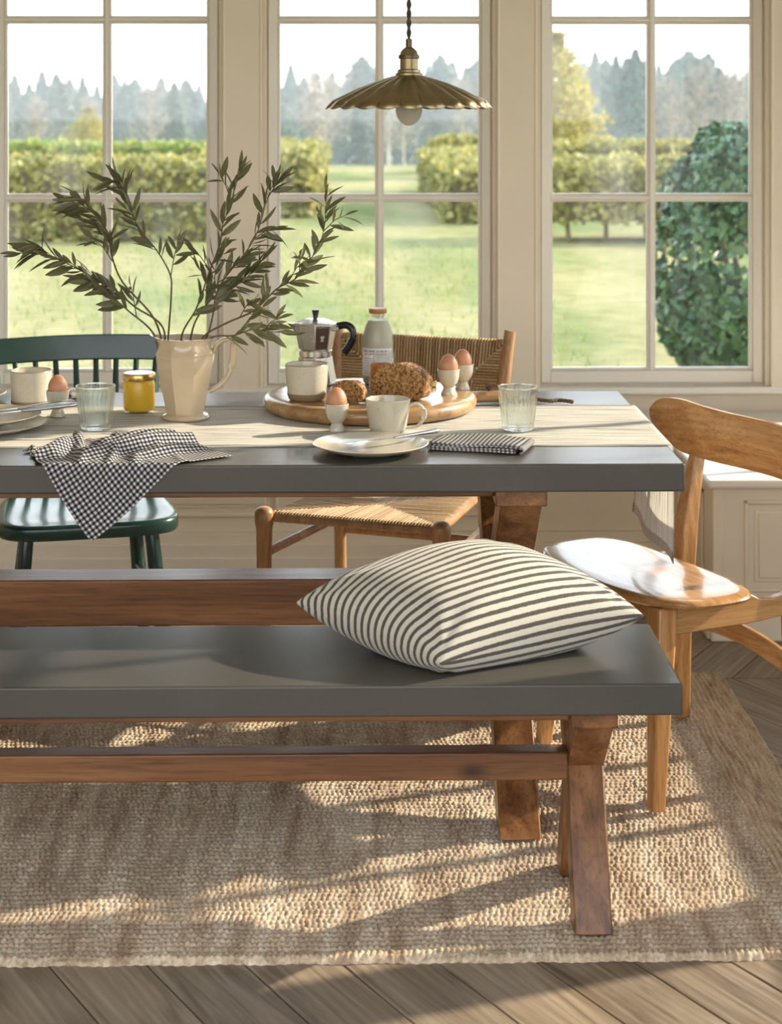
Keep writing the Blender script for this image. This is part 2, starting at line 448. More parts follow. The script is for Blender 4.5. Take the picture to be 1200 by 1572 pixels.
framed_panel(1.05, 1.62, 0.13, 0.382, 4.88)
for x0 in (-1.75, -0.95, -0.15): framed_panel(x0, x0+0.7, 0.20, 0.385, 5.50)
p = MB(); p.box(0.959, 0.967, 5.02, 5.40, 0.13, 0.142).box(0.959, 0.967, 5.02, 5.40, 0.37, 0.382).box(0.959, 0.967, 5.02, 5.032, 0.13, 0.382).box(0.959, 0.967, 5.388, 5.40, 0.13, 0.382)
p.build('raised_panel', M['paint'], ws, bevel=0.003)

# ---------------------------------------------------------------- garden
GZ = -0.25
def ground_z(y): return GZ if y < 50 else GZ - 0.0316*(y-50)
def m_lawn():
    k = NM('autumn_lawn'); v = k.coord()
    n1 = k.noise(k.coord(scale=(1, 0.35, 1)), 0.55, 4); n2 = k.noise(v, 5.0, 4); n3 = k.noise(v, 60, 2)
    c = k.ramp(n1, [(0.34, (0.145, 0.18, 0.062)), (0.5, (0.26, 0.245, 0.108)), (0.68, (0.36, 0.30, 0.16))])
    c = k.mix(0.6, c, k.ramp(n2, [(0.3, (0.62, 0.66, 0.55)), (0.65, (1.15, 1.15, 1.1))]), 'MULTIPLY')
    c = k.mix(0.4, c, k.ramp(n3, [(0.3, 0.6), (0.7, 1.2)]), 'MULTIPLY')
    return k.done(k.bsdf(c, 0.9, k.bump(k.math('ADD', n2, n3), 0.6, 0.05), spec=0.1))
M['lawn'] = m_lawn()
ys = [-220, 6.12] + [8+i*3 for i in range(15)] + [60, 80, 110, 150, 200, 260, 400]
def gfun(u, v):
    i = v*(len(ys)-1); k_ = min(int(i+1e-6), len(ys)-1); y = ys[k_]
    return (-230 + 460*u, y, ground_z(y) if y > 6.2 else GZ)
g_ = MB().grid(gfun, 6, len(ys)-1); struct('ground', g_, M['lawn'], smooth=False)

rng = np.random.default_rng(11)
def leaf_quads(P, N, size, aspect=1.6, jitter=0.9):
    """small folded leaf faces at points P with preferred normals N -> V,F"""
    n = len(P)
    N = N + rng.normal(0, jitter, (n, 3)); N /= np.linalg.norm(N, axis=1, keepdims=True) + 1e-9
    T = rng.normal(0, 1, (n, 3)); T -= N*(T*N).sum(1, keepdims=True); T /= np.linalg.norm(T, axis=1, keepdims=True) + 1e-9
    B = np.cross(N, T); s = (size*rng.uniform(0.6, 1.35, n))[:, None]
    a = P - T*s*aspect/2; c = P + T*s*aspect/2; b = P + B*s/2 - N*s*0.12; d = P - B*s/2 - N*s*0.12
    V = np.stack([a, b, c, d], 1).reshape(-1, 3); F = np.arange(n*4).reshape(n, 4)
    return V, F
def box_points(x0, x1, y0, y1, z0, z1, n, faces='ftlrb', rough=0.08):
    A = dict(f=(x1-x0)*(z1-z0), t=(x1-x0)*(y1-y0), l=(y1-y0)*(z1-z0), r=(y1-y0)*(z1-z0), b=(x1-x0)*(z1-z0)); tot = sum(A[c] for c in faces)
    P, N = [], []
    for c in faces:
        m = int(n*A[c]/tot); u, v = rng.random(m), rng.random(m)
        if c in 'fb': p = np.stack([x0+u*(x1-x0), np.full(m, y0 if c == 'f' else y1), z0+v*(z1-z0)], 1); nn = (0, -1 if c == 'f' else 1, 0.2)
        elif c == 't': p = np.stack([x0+u*(x1-x0), y0+v*(y1-y0), np.full(m, z1)], 1); nn = (0, 0, 1)
        else: p = np.stack([np.full(m, x0 if c == 'l' else x1), y0+u*(y1-y0), z0+v*(z1-z0)], 1); nn = (-1 if c == 'l' else 1, 0, 0.2)
        P.append(p); N.append(np.tile(np.array(nn, float), (m, 1)))
    P = np.concatenate(P); N = np.concatenate(N)
    lump = np.sin(P[:, 0]*5.1+P[:, 2]*4)*np.sin(P[:, 2]*6.3+P[:, 1]*4.7+1)*rough
    P = P + N*(lump[:, None] + rng.normal(0, rough*0.5, (len(P), 1)))
    return P, N
M['hedge'] = m_leaf('hedge_leaf', (0.13, 0.15, 0.03), (0.46, 0.40, 0.14), 0.5, 0.35, 1.0)
M['tuft'] = m_leaf('grass_blade', (0.12, 0.22, 0.04), (0.42, 0.42, 0.14), 0.7, 0.35, 0.5)
M['core'] = m_plain('twiggy_hedge_core', (0.16, 0.12, 0.08), 0.9, 0.3, 6)
M['bark'] = m_plain('grey_bark', (0.16, 0.12, 0.08), 0.85, 0.25, 10, 0.4, 20)
def hedge(label, boxes, n, leaf, mat, stems=False, z0=None, group=None):
    x0, x1, y0, y1, zt = boxes[0]
    h = thing('hedge', label, 'hedge', ((x0+x1)/2, y0, GZ), 0, group)
    core = MB(); VV, FF, b0 = [], [], 0
    ox, oy, oz = h.location
    for (xa, xb, ya, yb, zt) in boxes:
        zb = GZ if z0 is None else z0
        core.box(xa+0.12-ox, xb-0.12-ox, ya+0.12-oy, yb-0.12-oy, (zb+0.02)-oz, zt-0.12-oz)
        P, N = box_points(xa, xb, ya, yb, zb, zt, int(n*(xb-xa+yb-ya)), 'ftlr', 0.07)
        V, F = leaf_quads(P - np.array([ox, oy, oz]), N, leaf); VV.append(V); FF.append(F+b0); b0 += len(V)
    core.build('branch_core', M['core'], h, smooth=False)
    fo = np_mesh('foliage', np.concatenate(VV), np.concatenate(FF), mat, h); fo['kind'] = 'stuff'
    if stems:
        x = x0+0.3
        while x < x1-0.1:
            MB().tube([(x-ox, 0.35+rng.uniform(-.1, .1), 0.0), (x-ox+rng.uniform(-.08, .08), 0.35, z0-oz+0.1)], [0.035, 0.028], 6).build('stem', M['bark'], h)
            x += rng.uniform(0.35, 0.6)
    return h
hedge('long sunlit clipped hedge crossing the lawn behind the olive branches', [(-11.5, -1.55, 22.8, 24.2, 0.74)], 950, 0.075, M['hedge'])
hedge('clipped hedge running away from the lawn on the near side of the path gap', [(-1.95, -0.72, 27.5, 36.5, 0.72)], 700, 0.10, M['hedge'])
hedge('clipped hedge facing it across the path, under the brass lamp shade', [(1.28, 2.75, 26.2, 37.0, 0.56)], 700, 0.10, M['hedge'])
hedge('olive-brown hedge on bare stems below the yellow tree', [(2.35, 9.0, 22.4, 23.8, 0.74)], 950, 0.075, M['hedge'], stems=True, z0=0.0)
hedge('low far hedge just beyond the stemmed hedge', [(4.4, 16.0, 40.0, 41.5, 0.62)], 330, 0.13, M['hedge'])
hedge('low far hedge beyond the long sunlit hedge', [(-16.0, -3.2, 44.0, 45.5, 0.52)], 330, 0.13, M['tuft'])
hedge('pale distant hedge showing over the path hedge', [(1.9, 6.4, 46.0, 47.5, 0.62)], 330, 0.13, M['hedge'])

# evergreen bush close to the house
M['ivy'] = m_leaf('glossy_evergreen_leaf', (0.014, 0.05, 0.026), (0.10, 0.19, 0.070), 0.28, 0.2, 3.0)
bu = thing('evergreen_bush', 'rounded dark green evergreen bush growing close outside the window', 'bush', (2.62, 10.9, GZ))
n = 15000; q = rng.normal(0, 1, (n, 3)); q /= np.linalg.norm(q, axis=1, keepdims=True)
P = np.sign(q)*np.abs(q)**0.62*np.array([0.80, 0.6, 0.80])
P[:, 0] *= 1.0 - 0.16*np.clip(P[:, 2], 0, 1); P[:, 2] += 0.86 + 0.10*np.clip(P[:, 0], -1, 1)
lump = (np.sin(P[:, 0]*7+P[:, 2]*5)*np.sin(P[:, 2]*8-P[:, 1]*6))[:, None]
P = P + q*(0.045*lump) - q*np.abs(rng.normal(0, 0.05, (n, 1)))
V, F = leaf_quads(P, q+np.array([0, 0, 0.3]), 0.05, 1.5, 0.6)
fo = np_mesh('foliage', V, F, M['ivy'], bu); fo['kind'] = 'stuff'
for s in range(7):
    a = s*0.9; MB().tube([(0.12*math.cos(a), 0.1*math.sin(a), 0), (0.35*math.cos(a), 0.3*math.sin(a), 0.6), (0.5*math.cos(a), 0.42*math.sin(a), 1.15)], [0.03, 0.02, 0.008], 6).build('stem', M['bark'], bu)
# rough grass tufts on the lawn
nt_ = 5200; cx = rng.uniform(-5.5, 1.7, nt_); cyy = 8.2 + 14.0*rng.random(nt_)**1.3
d_ = rng.normal(0, 0.022, (nt_, 2)); hgt = rng.uniform(0.03, 0.075, nt_)
V = np.stack([np.stack([cx-0.006, cyy, np.full(nt_, GZ)], 1), np.stack([cx+0.006, cyy, np.full(nt_, GZ)], 1), np.stack([cx+d_[:, 0], cyy+d_[:, 1], GZ+hgt], 1)], 1).reshape(-1, 3)
gr = np_mesh('grass', V, np.arange(nt_*3).reshape(-1, 3), M['tuft']); tag(gr, 'short rough grass blades scattered over the lawn', 'grass', kind='stuff')

# yellow autumn tree
M['yellow'] = m_leaf('yellow_leaf', (0.27, 0.235, 0.05), (0.50, 0.44, 0.15), 0.6, 0.45, 0.8)
yt = thing('yellow_tree', 'pale yellow autumn tree standing behind the stemmed hedge', 'tree', (4.75, 44.0, GZ))
MB().tube([(0, 0, 0), (0.03, 0, 1.2), (-0.05, 0, 3.2)], [0.09, 0.07, 0.02], 7).build('trunk', M['bark'], yt)
for s in range(12):
    a = s*2.4; z = 0.5+s*0.2; r = 0.75*(1-0.05*s)
    MB().tube([(0, 0, z), (r*0.5*math.cos(a), r*0.5*math.sin(a), z+0.45), (r*math.cos(a), r*math.sin(a), z+0.5)], [0.03, 0.02, 0.008], 5).build('branch', M['bark'], yt)
n = 5200; z = rng.random(n)**0.9; th = rng.uniform(0, 2*PI, n); rr = np.sqrt(rng.random(n))*(0.25+1.15*np.sin(np.clip(z*1.05+0.05, 0, 1)*PI)**0.75*(1-0.35*z))
rr *= 1+0.25*np.sin(th*3+z*9)
P = np.stack([rr*np.cos(th), rr*np.sin(th), 0.2+z*3.35], 1)
V, F = leaf_quads(P, np.tile(np.array([0., -.3, .6]), (n, 1)), 0.10, 1.4, 1.0)
fo = np_mesh('foliage', V, F, M['yellow'], yt); fo['kind'] = 'stuff'

# far wood: conifers, bare broadleaves
M['conifer'] = m_leaf('conifer_needles', (0.022, 0.058, 0.036), (0.07, 0.13, 0.075), 0.6, 0.15, 0.5)
M['conifer2'] = m_leaf('grey_green_needles', (0.035, 0.068, 0.042), (0.11, 0.155, 0.095), 0.6, 0.15, 0.5)
M['twig'] = m_leaf('bare_twigs', (0.17, 0.15, 0.12), (0.36, 0.32, 0.27), 0.8, 0.2, 0.5)
M['birch'] = m_plain('pale_birch_bark', (0.45, 0.40, 0.33), 0.8, 0.3, 3)
def conifer(name, mat, seed, n=2200, shape=1.0):
    r = np.random.default_rng(seed); t = thing(name, 'x', 'tree')
    MB().tube([(0, 0, 0), (0, 0, 0.95)], [0.022, 0.004], 6).build('trunk', M['bark'], t)
    z = r.random(n)**0.8; th = r.uniform(0, 2*PI, n)
    tier = 0.72+0.28*np.abs(np.sin(z*PI*8.5+0.5*np.sin(th*2)))
    R_ = 0.30*(1-z**1.9)**shape*tier*(0.78+0.3*np.sin(th*3+seed))
    rr = R_*(0.45+0.55*np.sqrt(r.random(n)))
    P = np.stack([rr*np.cos(th), rr*np.sin(th), 0.04+z*0.95-rr*0.25], 1)
    N = np.stack([np.cos(th), np.sin(th), np.full(n, 0.5)], 1)
    global rng; keep = rng; rng = r
    V, F = leaf_quads(P, N, 0.036, 1.8, 0.6); rng = keep
    f = np_mesh('foliage', V, F, mat, t); f['kind'] = 'stuff'; return t
def bare_tree(name, mat, seed, twigs=1500):
    r = random.Random(seed); q = np.random.default_rng(seed); t = thing(name, 'x', 'tree')
    MB().tube([(0, 0, 0), (0.01, 0, 0.4), (0.0, 0, 0.92)], [0.016, 0.011, 0.003], 6).build('trunk', mat, t)
    P = []
    for s in range(16):
        a = s*2.4+r.random(); z = 0.22+0.7*s/16; L = 0.24*(1.1-0.6*s/16)
        p0 = (0, 0, z); p1 = (L*.55*math.cos(a), L*.55*math.sin(a), z+L*0.6); p2 = (L*math.cos(a), L*math.sin(a), z+L*0.95)
        MB().tube([p0, p1, p2], [0.006, 0.004, 0.0015], 5).build('branch', mat, t)
        for k_ in range(twigs//16):
            f = r.random(); P.append([p0[j]+(p2[j]-p0[j])*f + r.gauss(0, 0.035) for j in range(3)])
    P = np.array(P); global rng; keep = rng; rng = q
    V, F = leaf_quads(P, np.zeros((len(P), 3)), 0.012, 4.0, 1.0); rng = keep
    f = np_mesh('twigs', V, F, M['twig'], t); f['kind'] = 'stuff'; return t
protos = [conifer('conifer', M['conifer'], 3), conifer('conifer', M['conifer2'], 8, 2200, 0.75), conifer('conifer', M['conifer'], 5, 2200, 0.55)]
bares = [bare_tree('bare_tree', M['birch'], 2), bare_tree('bare_tree', M['birch'], 9)]
used = set()
def place(proto, x, y, ztop, wid, label, group):
    o = proto if id(proto) not in used else copy_tree(proto); used.add(id(proto))
    zb = ground_z(y); h = ztop - zb
    o.location = (x, y, zb); o.scale = (h*wid, h*wid, h); o.rotation_euler = (0, 0, random.uniform(0, 6))
    tag(o, label, 'tree', group)
random.seed(21)
def far(px, top, D):   # bearing of a far tree (in the photo's frame) -> world x and crown height
    xc = (px-600)/FPX; a = R(YAW); return (D*(math.tan(a)+xc), EYE + (HOR-top)*D/FPX)
LB = {'l': ('dark conifer in the far wood beyond the long sunlit hedge', 'far conifers beyond the long hedge'),
      'c': ('dark conifer in the far wood at the end of the hedged path', 'far conifers at the end of the path'),
      'r': ('dark conifer in the far wood beyond the yellow tree and stemmed hedge', 'far conifers beyond the stemmed hedge')}
BL = {'l': ('pale bare tree among the conifers beyond the long sunlit hedge', 'bare trees beyond the long hedge'),
      'c': ('pale bare tree among the conifers at the end of the hedged path', 'bare trees at the end of the path'),
      'r': ('pale bare tree among the conifers beyond the stemmed hedge', 'bare trees beyond the stemmed hedge')}
conis = dict(l=[(-20,126),(6,120),(24,124),(46,136),(66,118),(88,122),(108,130),(128,126),(150,140),(176,122),(192,132),(208,130),(228,142),(248,126),(268,134),(286,130),(306,138),(326,150)],
             c=[(424,128),(446,108),(466,126),(510,118),(532,130),(556,95),(574,112),(606,128),(636,118),(658,108),(676,92),(694,104),(716,112),(734,100),(752,112)],
             r=[(836,120),(872,112),(896,104),(914,88),(930,100),(946,94),(962,98),(976,84),(994,96),(1012,108),(1040,100),(1058,86),(1074,98),(1088,90),(1106,112),(1128,124),(1150,118),(1172,110)])
for z_, lst in conis.items():
    for i_, (px, top) in enumerate(lst):
        D = 150 + 12*((i_*3) % 7) + random.uniform(0, 2); x, zt = far(px, top-8, D)
        kd = random.randrange(3); look = ('dark pointed conifer', 'paler grey-green conifer', 'broad-crowned dark conifer')[kd]
        place(protos[kd], x, D, zt, random.uniform(0.85, 1.25), LB[z_][0].replace('dark conifer', look), LB[z_][1])
for z_, lst in dict(l=[(58,150),(142,150),(232,128)], c=[(484,100),(498,112),(596,118),(620,126),(708,118)], r=[(1070,100),(1120,104),(1142,110),(1030,120)]).items():
    for i_, (px, top) in enumerate(lst):
        D = 84 + 11*((i_*2) % 5); x, zt = far(px, top, D)
        place(bares[random.randrange(2)], x, D, zt, random.uniform(0.9, 1.3), *BL[z_])
yb = copy_tree(yt); yb.location = (-9.1, 60.0, ground_z(60)); yb.scale = (0.65, 0.65, 0.57); tag(yb, 'small yellowing tree far behind the long sunlit hedge', 'tree')
# morning mist lying over the far fields
k = NM('morning_mist'); sc_ = k.n('ShaderNodeVolumeScatter'); sc_.inputs['Density'].default_value = 0.0014; sc_.inputs['Color'].default_value = (0.86, 0.93, 1.0, 1); sc_.inputs['Anisotropy'].default_value = 0.2
k.l(sc_.outputs[0], k.o.inputs['Volume'])
mi = MB().box(-120, 120, 50, 250, -10, 30).build('mist', k.m, None, smooth=False); tag(mi, 'thin bluish morning mist over the far wood', 'mist', kind='stuff')

# ---------------------------------------------------------------- rug
def m_jute():
    k = NM('woven_jute'); v = k.coord()
    st = k.noise(k.coord(scale=(1, 0.10, 1)), 26, 4); fl = k.noise(v, 130, 3); big = k.noise(v, 2.2, 3); rowv = k.noise(k.coord(scale=(0.12, 1, 1)), 70, 3)
    c = k.ramp(st, [(0.28, (0.31, 0.215, 0.14)), (0.48, (0.48, 0.375, 0.265)), (0.68, (0.60, 0.51, 0.39))])
    c = k.mix(0.55, c, k.ramp(fl, [(0.32, (0.42, 0.36, 0.32)), (0.62, (1.25, 1.22, 1.18))]), 'MULTIPLY')
    c = k.mix(0.6, c, k.ramp(big, [(0.3, 0.82), (0.7, 1.12)]), 'MULTIPLY')
    c = k.mix(0.35, c, k.ramp(rowv, [(0.3, 0.7), (0.7, 1.15)]), 'MULTIPLY')
    co = k.n('ShaderNodeTexCoord'); sp = k.n('ShaderNodeSeparateXYZ'); k.l(co.outputs['Object'], sp.inputs[0])
    edge = k.math('GREATER_THAN', sp.outputs['X'], 0.785)
    st2 = k.ramp(k.noise(k.coord(scale=(1, 0.22, 1)), 60, 3), [(0.32, (0.30, 0.19, 0.105)), (0.5, (0.50, 0.365, 0.225)), (0.7, (0.61, 0.475, 0.315))])
    c = k.mix(k.math('MULTIPLY', edge, 0.8), c, k.mix(0.5, st2, k.ramp(fl, [(0.3, 0.6), (0.65, 1.15)]), 'MULTIPLY'))
    return k.done(k.bsdf(k.mix(1.0, c, (1.12, 1.12, 1.12), 'MULTIPLY'), 0.85, k.bump(fl, 0.5, 0.002), spec=0.2, sheen=0.15))
RX0, RX1, RY0, RY1 = -1.50, 0.927, 3.042, 4.575
nx, ny = 1000, 505
X = np.linspace(RX0, RX1, nx+1); Y = np.linspace(RY0, RY1, ny+1); XX, YY = np.meshgrid(X, Y, indexing='ij')
r2 = np.random.default_rng(3)
wob = 0.0025*np.sin(XX*9+YY*3) + 0.0015*np.sin(XX*31+1)
row = (YY+wob)/0.0172; ri = np.floor(row); col = XX/0.0105 + 0.5*(ri % 2) + 0.25*np.sin(ri*7.7)
h1 = np.abs(np.sin(PI*row))**0.55*(0.42+0.58*np.abs(np.sin(PI*col))**0.6)
row2 = (XX+0.002*np.sin(YY*25))/0.0125; col2 = YY/0.011 + 0.5*(np.floor(row2) % 2)
h2 = np.abs(np.sin(PI*row2))**0.55*(0.42+0.58*np.abs(np.sin(PI*col2))**0.6)
bl = np.clip((XX-0.785)/0.004, 0, 1)
amp = 0.0082 + 0.0012*np.sin(XX*40+np.sin(YY*17)*2)
rnd = r2.random((260, 120)); rr_ = rnd[(np.floor(col).astype(int)) % 260, ri.astype(int) % 120]
Zr = 0.0030 + amp*(h1*(1-bl)+h2*bl)*(0.75+0.4*rr_) + r2.normal(0, 0.0003, XX.shape)
ed = np.minimum(np.minimum(YY-RY0, RX1-XX), np.minimum(RY1-YY, XX-RX0))
Zr += 0.0035*np.exp(-((ed-0.010)/0.006)**2)*(0.7+0.5*np.abs(np.sin(XX*260+YY*260)))
Zr = np.where(ed < 1e-6, 0.0005, Zr)
jy = 0.0016*np.sin(XX*310)+0.002*np.sin(XX*47); YYj = YY + jy*np.exp(-(YY-RY0)/0.02)
# rounded back corner
V = np.stack([XX, YYj, Zr], -1).reshape(-1, 3)
idx = np.arange((nx+1)*(ny+1)).reshape(nx+1, ny+1)
F = np.stack([idx[:-1, :-1], idx[1:, :-1], idx[1:, 1:], idx[:-1, 1:]], -1).reshape(-1, 4)
rug = np_mesh('rug', V, F, m_jute(), None, True); tag(rug, 'natural woven jute rug spread under the table and bench', 'rug')
RG = 0.0140

# ---------------------------------------------------------------- woods and stone
ac0, ac1, ac2 = (0.085, 0.030, 0.010), (0.22, 0.092, 0.032), (0.36, 0.175, 0.070)
M['ac_x'] = m_wood('acacia_along', ac0, ac1, ac2, 'x', 0.36, 22, 0.35, knots=0.9)
M['ac_y'] = m_wood('acacia_across', ac0, ac1, ac2, 'y', 0.36, 22, 0.35)
M['ac_z'] = m_wood('acacia_upright', ac0, ac1, ac2, 'z', 0.38, 22, 0.4, knots=0.7)
ok0, ok1, ok2 = (0.34, 0.160, 0.052), (0.50, 0.265, 0.100), (0.62, 0.365, 0.160)
M['oak_x'] = m_wood('oak_x', ok0, ok1, ok2, 'x', 0.30, 62, 0.15, coat=0.25, ring=16, stretch=0.03)
M['oak_y'] = m_wood('oak_y', ok0, ok1, ok2, 'y', 0.30, 62, 0.15, coat=0.25, ring=16, stretch=0.03)
M['oak_z'] = m_wood('oak_z', ok0, ok1, ok2, 'z', 0.30, 62, 0.15, coat=0.2, ring=16, stretch=0.03)
M['teak'] = m_wood('teak_frame', (0.26, 0.12, 0.045), (0.42, 0.22, 0.09), (0.54, 0.32, 0.15), 'z', 0.4, 26, 0.15)
def m_concrete():
    k = NM('grey_concrete'); v = k.coord(rnd=True)
    c = k.ramp(k.noise(v, 3, 3), [(0.3, (0.060, 0.055, 0.047)), (0.7, (0.078, 0.072, 0.062))])
    sp = k.ramp(k.noise(v, 170, 2), [(0.40, 0.93), (0.60, 1.05)])
    c = k.mix(0.5, c, sp, 'MULTIPLY')
    return k.done(k.bsdf(c, 0.31, None, spec=0.45))
M['stone'] = m_concrete()

def trestle_furniture(name, label, cat_, x0, x1, y0, y1, zt, th, legs, lw, ld, rail, stre, foot_in, cap_h):
    t = thing(name, label, cat_, ((x0+x1)/2, (y0+y1)/2, RG)); ox, oy, oz = t.location
    S = lambda o: o
    MB().box(x0-ox, x1-ox, y0-oy, y1-oy, zt-th-oz, zt-oz).build('top', M['stone'], t, bevel=0.004, seg=3)['label'] = 'smooth grey concrete-look slab top'
    zl = zt-th-oz; ca = cap_h
    for x in legs:
        MB().box(x-lw*0.62-ox, x+lw*0.62-ox, y0+0.022-oy, y1-0.022-oy, zl-ca, zl).build('leg_cap', M['ac_y'], t, bevel=0.003)
        ya, yb = y0+foot_in-oy, y1-foot_in-oy
        zx = stre[2]-oz+0.5*(stre[3]-stre[2])                       # crossing height
        ym = (ya+yb)/2
        for (yt_, yf, dx) in ((ya, yb, 0.0006), (yb, ya, -0.0006)):
            l = MB(); w_ = lw/2
            d2 = ld/2; sg = 1 if yf > yt_ else -1
            zc = zx + 0.0
            p = [(yt_-d2, zl-ca), (yt_+d2, zl-ca), (ym+d2, zc), (yf+d2, 0.0), (yf-d2, 0.0), (ym-d2, zc)]
            l.v = [(x-w_+dx-ox, a, b) for a, b in p] + [(x+w_+dx-ox, a, b) for a, b in p]
            n_ = 6
            l.f = [(0,1,2,5), (5,2,3,4), (6,11,8,7), (11,10,9,8)] + [(i, i+6, (i+1) % 6+6, (i+1) % 6) for i in range(6)]
            l.build('leg', M['ac_z'], t, bevel=0.003, merge=True)
    ra = rail
    for ry in (y0+ra[0], y1-ra[0]-ra[1]):
        MB().box(min(legs)+lw*0.62-ox, max(legs)-lw*0.62-ox, ry-oy, ry+ra[1]-oy, zl-ra[2], zl).build('apron_rail', M['ac_x'], t, bevel=0.002)
    MB().box(min(legs)+lw/2-0.002-ox, max(legs)-lw/2+0.002-ox, stre[0]-oy, stre[1]-oy, stre[2]-oz, stre[3]-oz).build('stretcher', M['ac_x'], t, bevel=0.004)
    return t
trestle_furniture('dining_table', 'long dining table with grey slab top on crossed acacia trestle legs', 'table', -1.385, 0.635, 3.484, 4.383, 0.76, 0.055,
                  (-1.06, 0.317), 0.082, 0.105, (0.075, 0.03, 0.024), (3.885, 3.985, 0.332, 0.432), 0.085, 0.033)
trestle_furniture('dining_bench', 'low matching bench with grey slab top and crossed acacia legs on the rug', 'bench', -1.20, 0.558, 3.083, 3.446, 0.46, 0.055,
                  (-1.04, 0.408), 0.066, 0.068, (0.05, 0.025, 0.024), (3.225, 3.270, 0.241, 0.292), 0.060, 0.03)

# ---------------------------------------------------------------- cushion
def m_stripe():
    k = NM('striped_linen'); c = k.n('ShaderNodeTexCoord'); sp = k.n('ShaderNodeSeparateXYZ'); k.l(c.outputs['UV'], sp.inputs[0])
    v = k.coord('UV', (1, 1, 1)); wb_ = k.math('MULTIPLY', k.math('SUBTRACT', k.noise(v, 60, 3), 0.5), 0.006)
    fr = k.math('FRACT', k.math('MULTIPLY', k.math('ADD', k.math('ADD', sp.outputs['Y'], wb_), 0.0315), 23.0))
    f = k.ramp(fr, [(0.0, 0), (0.02, 0), (0.06, 1), (0.44, 1), (0.48, 0)])
    fine = k.noise(k.coord('UV', (1, 1, 1)), 320, 2)
    dark = k.ramp(fine, [(0.35, (0.045, 0.038, 0.032)), (0.65, (0.13, 0.115, 0.10))]); lite = k.ramp(fine, [(0.3, (0.50, 0.46, 0.38)), (0.7, (0.66, 0.62, 0.53))])
    col = k.mix(f, lite, dark)
    return k.done(k.bsdf(col, 0.85, k.bump(fine, 0.35, 0.001), spec=0.15, sheen=0.2))
M['stripe'] = m_stripe()
cF, cR, cL, cK = Vector((0.140, 3.105, 0.490)), Vector((0.522, 3.285, 0.520)), Vector((-0.118, 3.33, 0.535)), Vector((0.265, 3.525, 0.585))
cN = ((cR-cF).cross(cL-cF)).normalized()
def cush(sign, T):
    def fn(u, v):
        s, t = 2*u-1, 2*v-1
        s2 = s*(1-0.035*(1-t*t)); t2 = t*(1-0.035*(1-s*s)); a, b = (s2+1)/2, (t2+1)/2
        p = cF*(1-a)*(1-b) + cR*a*(1-b) + cL*(1-a)*b + cK*a*b
        e_ = max(0.0, (1-s*s)*(1-t*t)); h = T*e_**0.42
        wr = 0.0
        for (cs, ct) in ((-1,-1), (1,-1), (-1,1), (1,1)):
            d = math.hypot(s-cs, t-ct); an = math.atan2(t-ct, s-cs); wr += 0.006*math.exp(-(d/0.55)**2)*math.sin(an*11+cs*2+ct)*min(1, d*4)
        wr += 0.0035*math.sin(s*5.2+t*2.1)*e_
        q = p + cN*(sign*(h + wr*(e_**0.3)))
        if sign < 0: q.z = max(q.z, 0.4615+0.0*u)
        return q
    return fn
def arc_uv(m_, n):   # stripes keep their width over the curved cloth: v from arc length
    A = np.array(m_.v).reshape(n+1, n+1, 3); d = np.linalg.norm(np.diff(A, axis=1), axis=2); c = np.concatenate([np.zeros((n+1, 1)), np.cumsum(d, 1)], 1); c /= c[:, -1:]+1e-9
    tot = d.sum(1, keepdims=True); wt = np.clip(tot/tot.max(), 0, 1)
    for i in range(n+1):
        for j in range(n+1): m_.uv[i*(n+1)+j] = (i/n, 0.5+(c[i, j]-0.5)*(0.75+0.25*wt[i, 0]))
wp = lambda fn: (lambda u, v: fn(0.5-0.5*math.cos(PI*u), 0.5-0.5*math.cos(PI*v)))
mb = MB(); mb.grid(wp(cush(1, 0.100)), 56, 56); arc_uv(mb, 56)
lo = MB(); lo.grid(wp(cush(-1, 0.095)), 56, 56); arc_uv(lo, 56); b0 = len(mb.v)
for i, u in lo.uv.items(): mb.uv[i+b0] = u
mb.v += lo.v; mb.f += [tuple(reversed([q+b0 for q in f])) for f in lo.f]
cu = mb.build('cushion', M['stripe'], None, ang=80, merge=True)
tag(cu, 'plump square cushion with dark grey and cream stripes lying on the bench', 'cushion')
pp = [cF*(1-t)+cR*t for t in [i/24 for i in range(25)]]

# ---------------------------------------------------------------- oak chair at the table end
oc = thing('oak_dining_chair', 'honey oak chair with curved backrest and half-moon seat at the table end', 'chair', (0.685, 3.94, RG), R(205.5))
def seat_out(a):   # half-moon outline, local x forward
    c, s = math.cos(a), math.sin(a)
    if c >= 0: return (0.085 + 0.145*abs(c)**0.8, 0.292*math.copysign(abs(s)**0.8, s))
    return (0.085 - 0.130*abs(c)**0.48, 0.292*math.copysign(abs(s)**0.48, s))
N_ = 176; st = MB(); zc = 0.450-RG
rings = [(0.0, -0.004, 0), (0.35, -0.003, 0), (0.7, -0.001, 0), (0.90, 0.0, 0), (0.965, -0.001, 0), (0.99, -0.004, 0), (1.0, -0.009, 0), (0.985, -0.015, 0), (0.94, -0.0205, 0), (0.6, -0.025, 0), (0.0, -0.025, 0)]
for (f, dz, _) in rings:
    for j in range(N_):
        x, y = seat_out(2*PI*j/N_); xx = 0.085 + (x-0.085)*f; st.v.append((xx, y*f, zc+dz + 0.016*(y*f/0.285)**2*0 - 0.004*max(0, (xx-0.15)/0.08)**2*f))
for i in range(len(rings)-1):
    for j in range(N_):
        k_ = (j+1) % N_; st.f.append((i*N_+j, (i+1)*N_+j, (i+1)*N_+k_, i*N_+k_))
M['oak_seat'] = m_wood('oak_seat', ok0, ok1, ok2, 'y', 0.24, 60, 0.03, coat=0.5, ring=9, stretch=0.03)
st.build('seat', M['oak_seat'], oc, ang=60, merge=True)
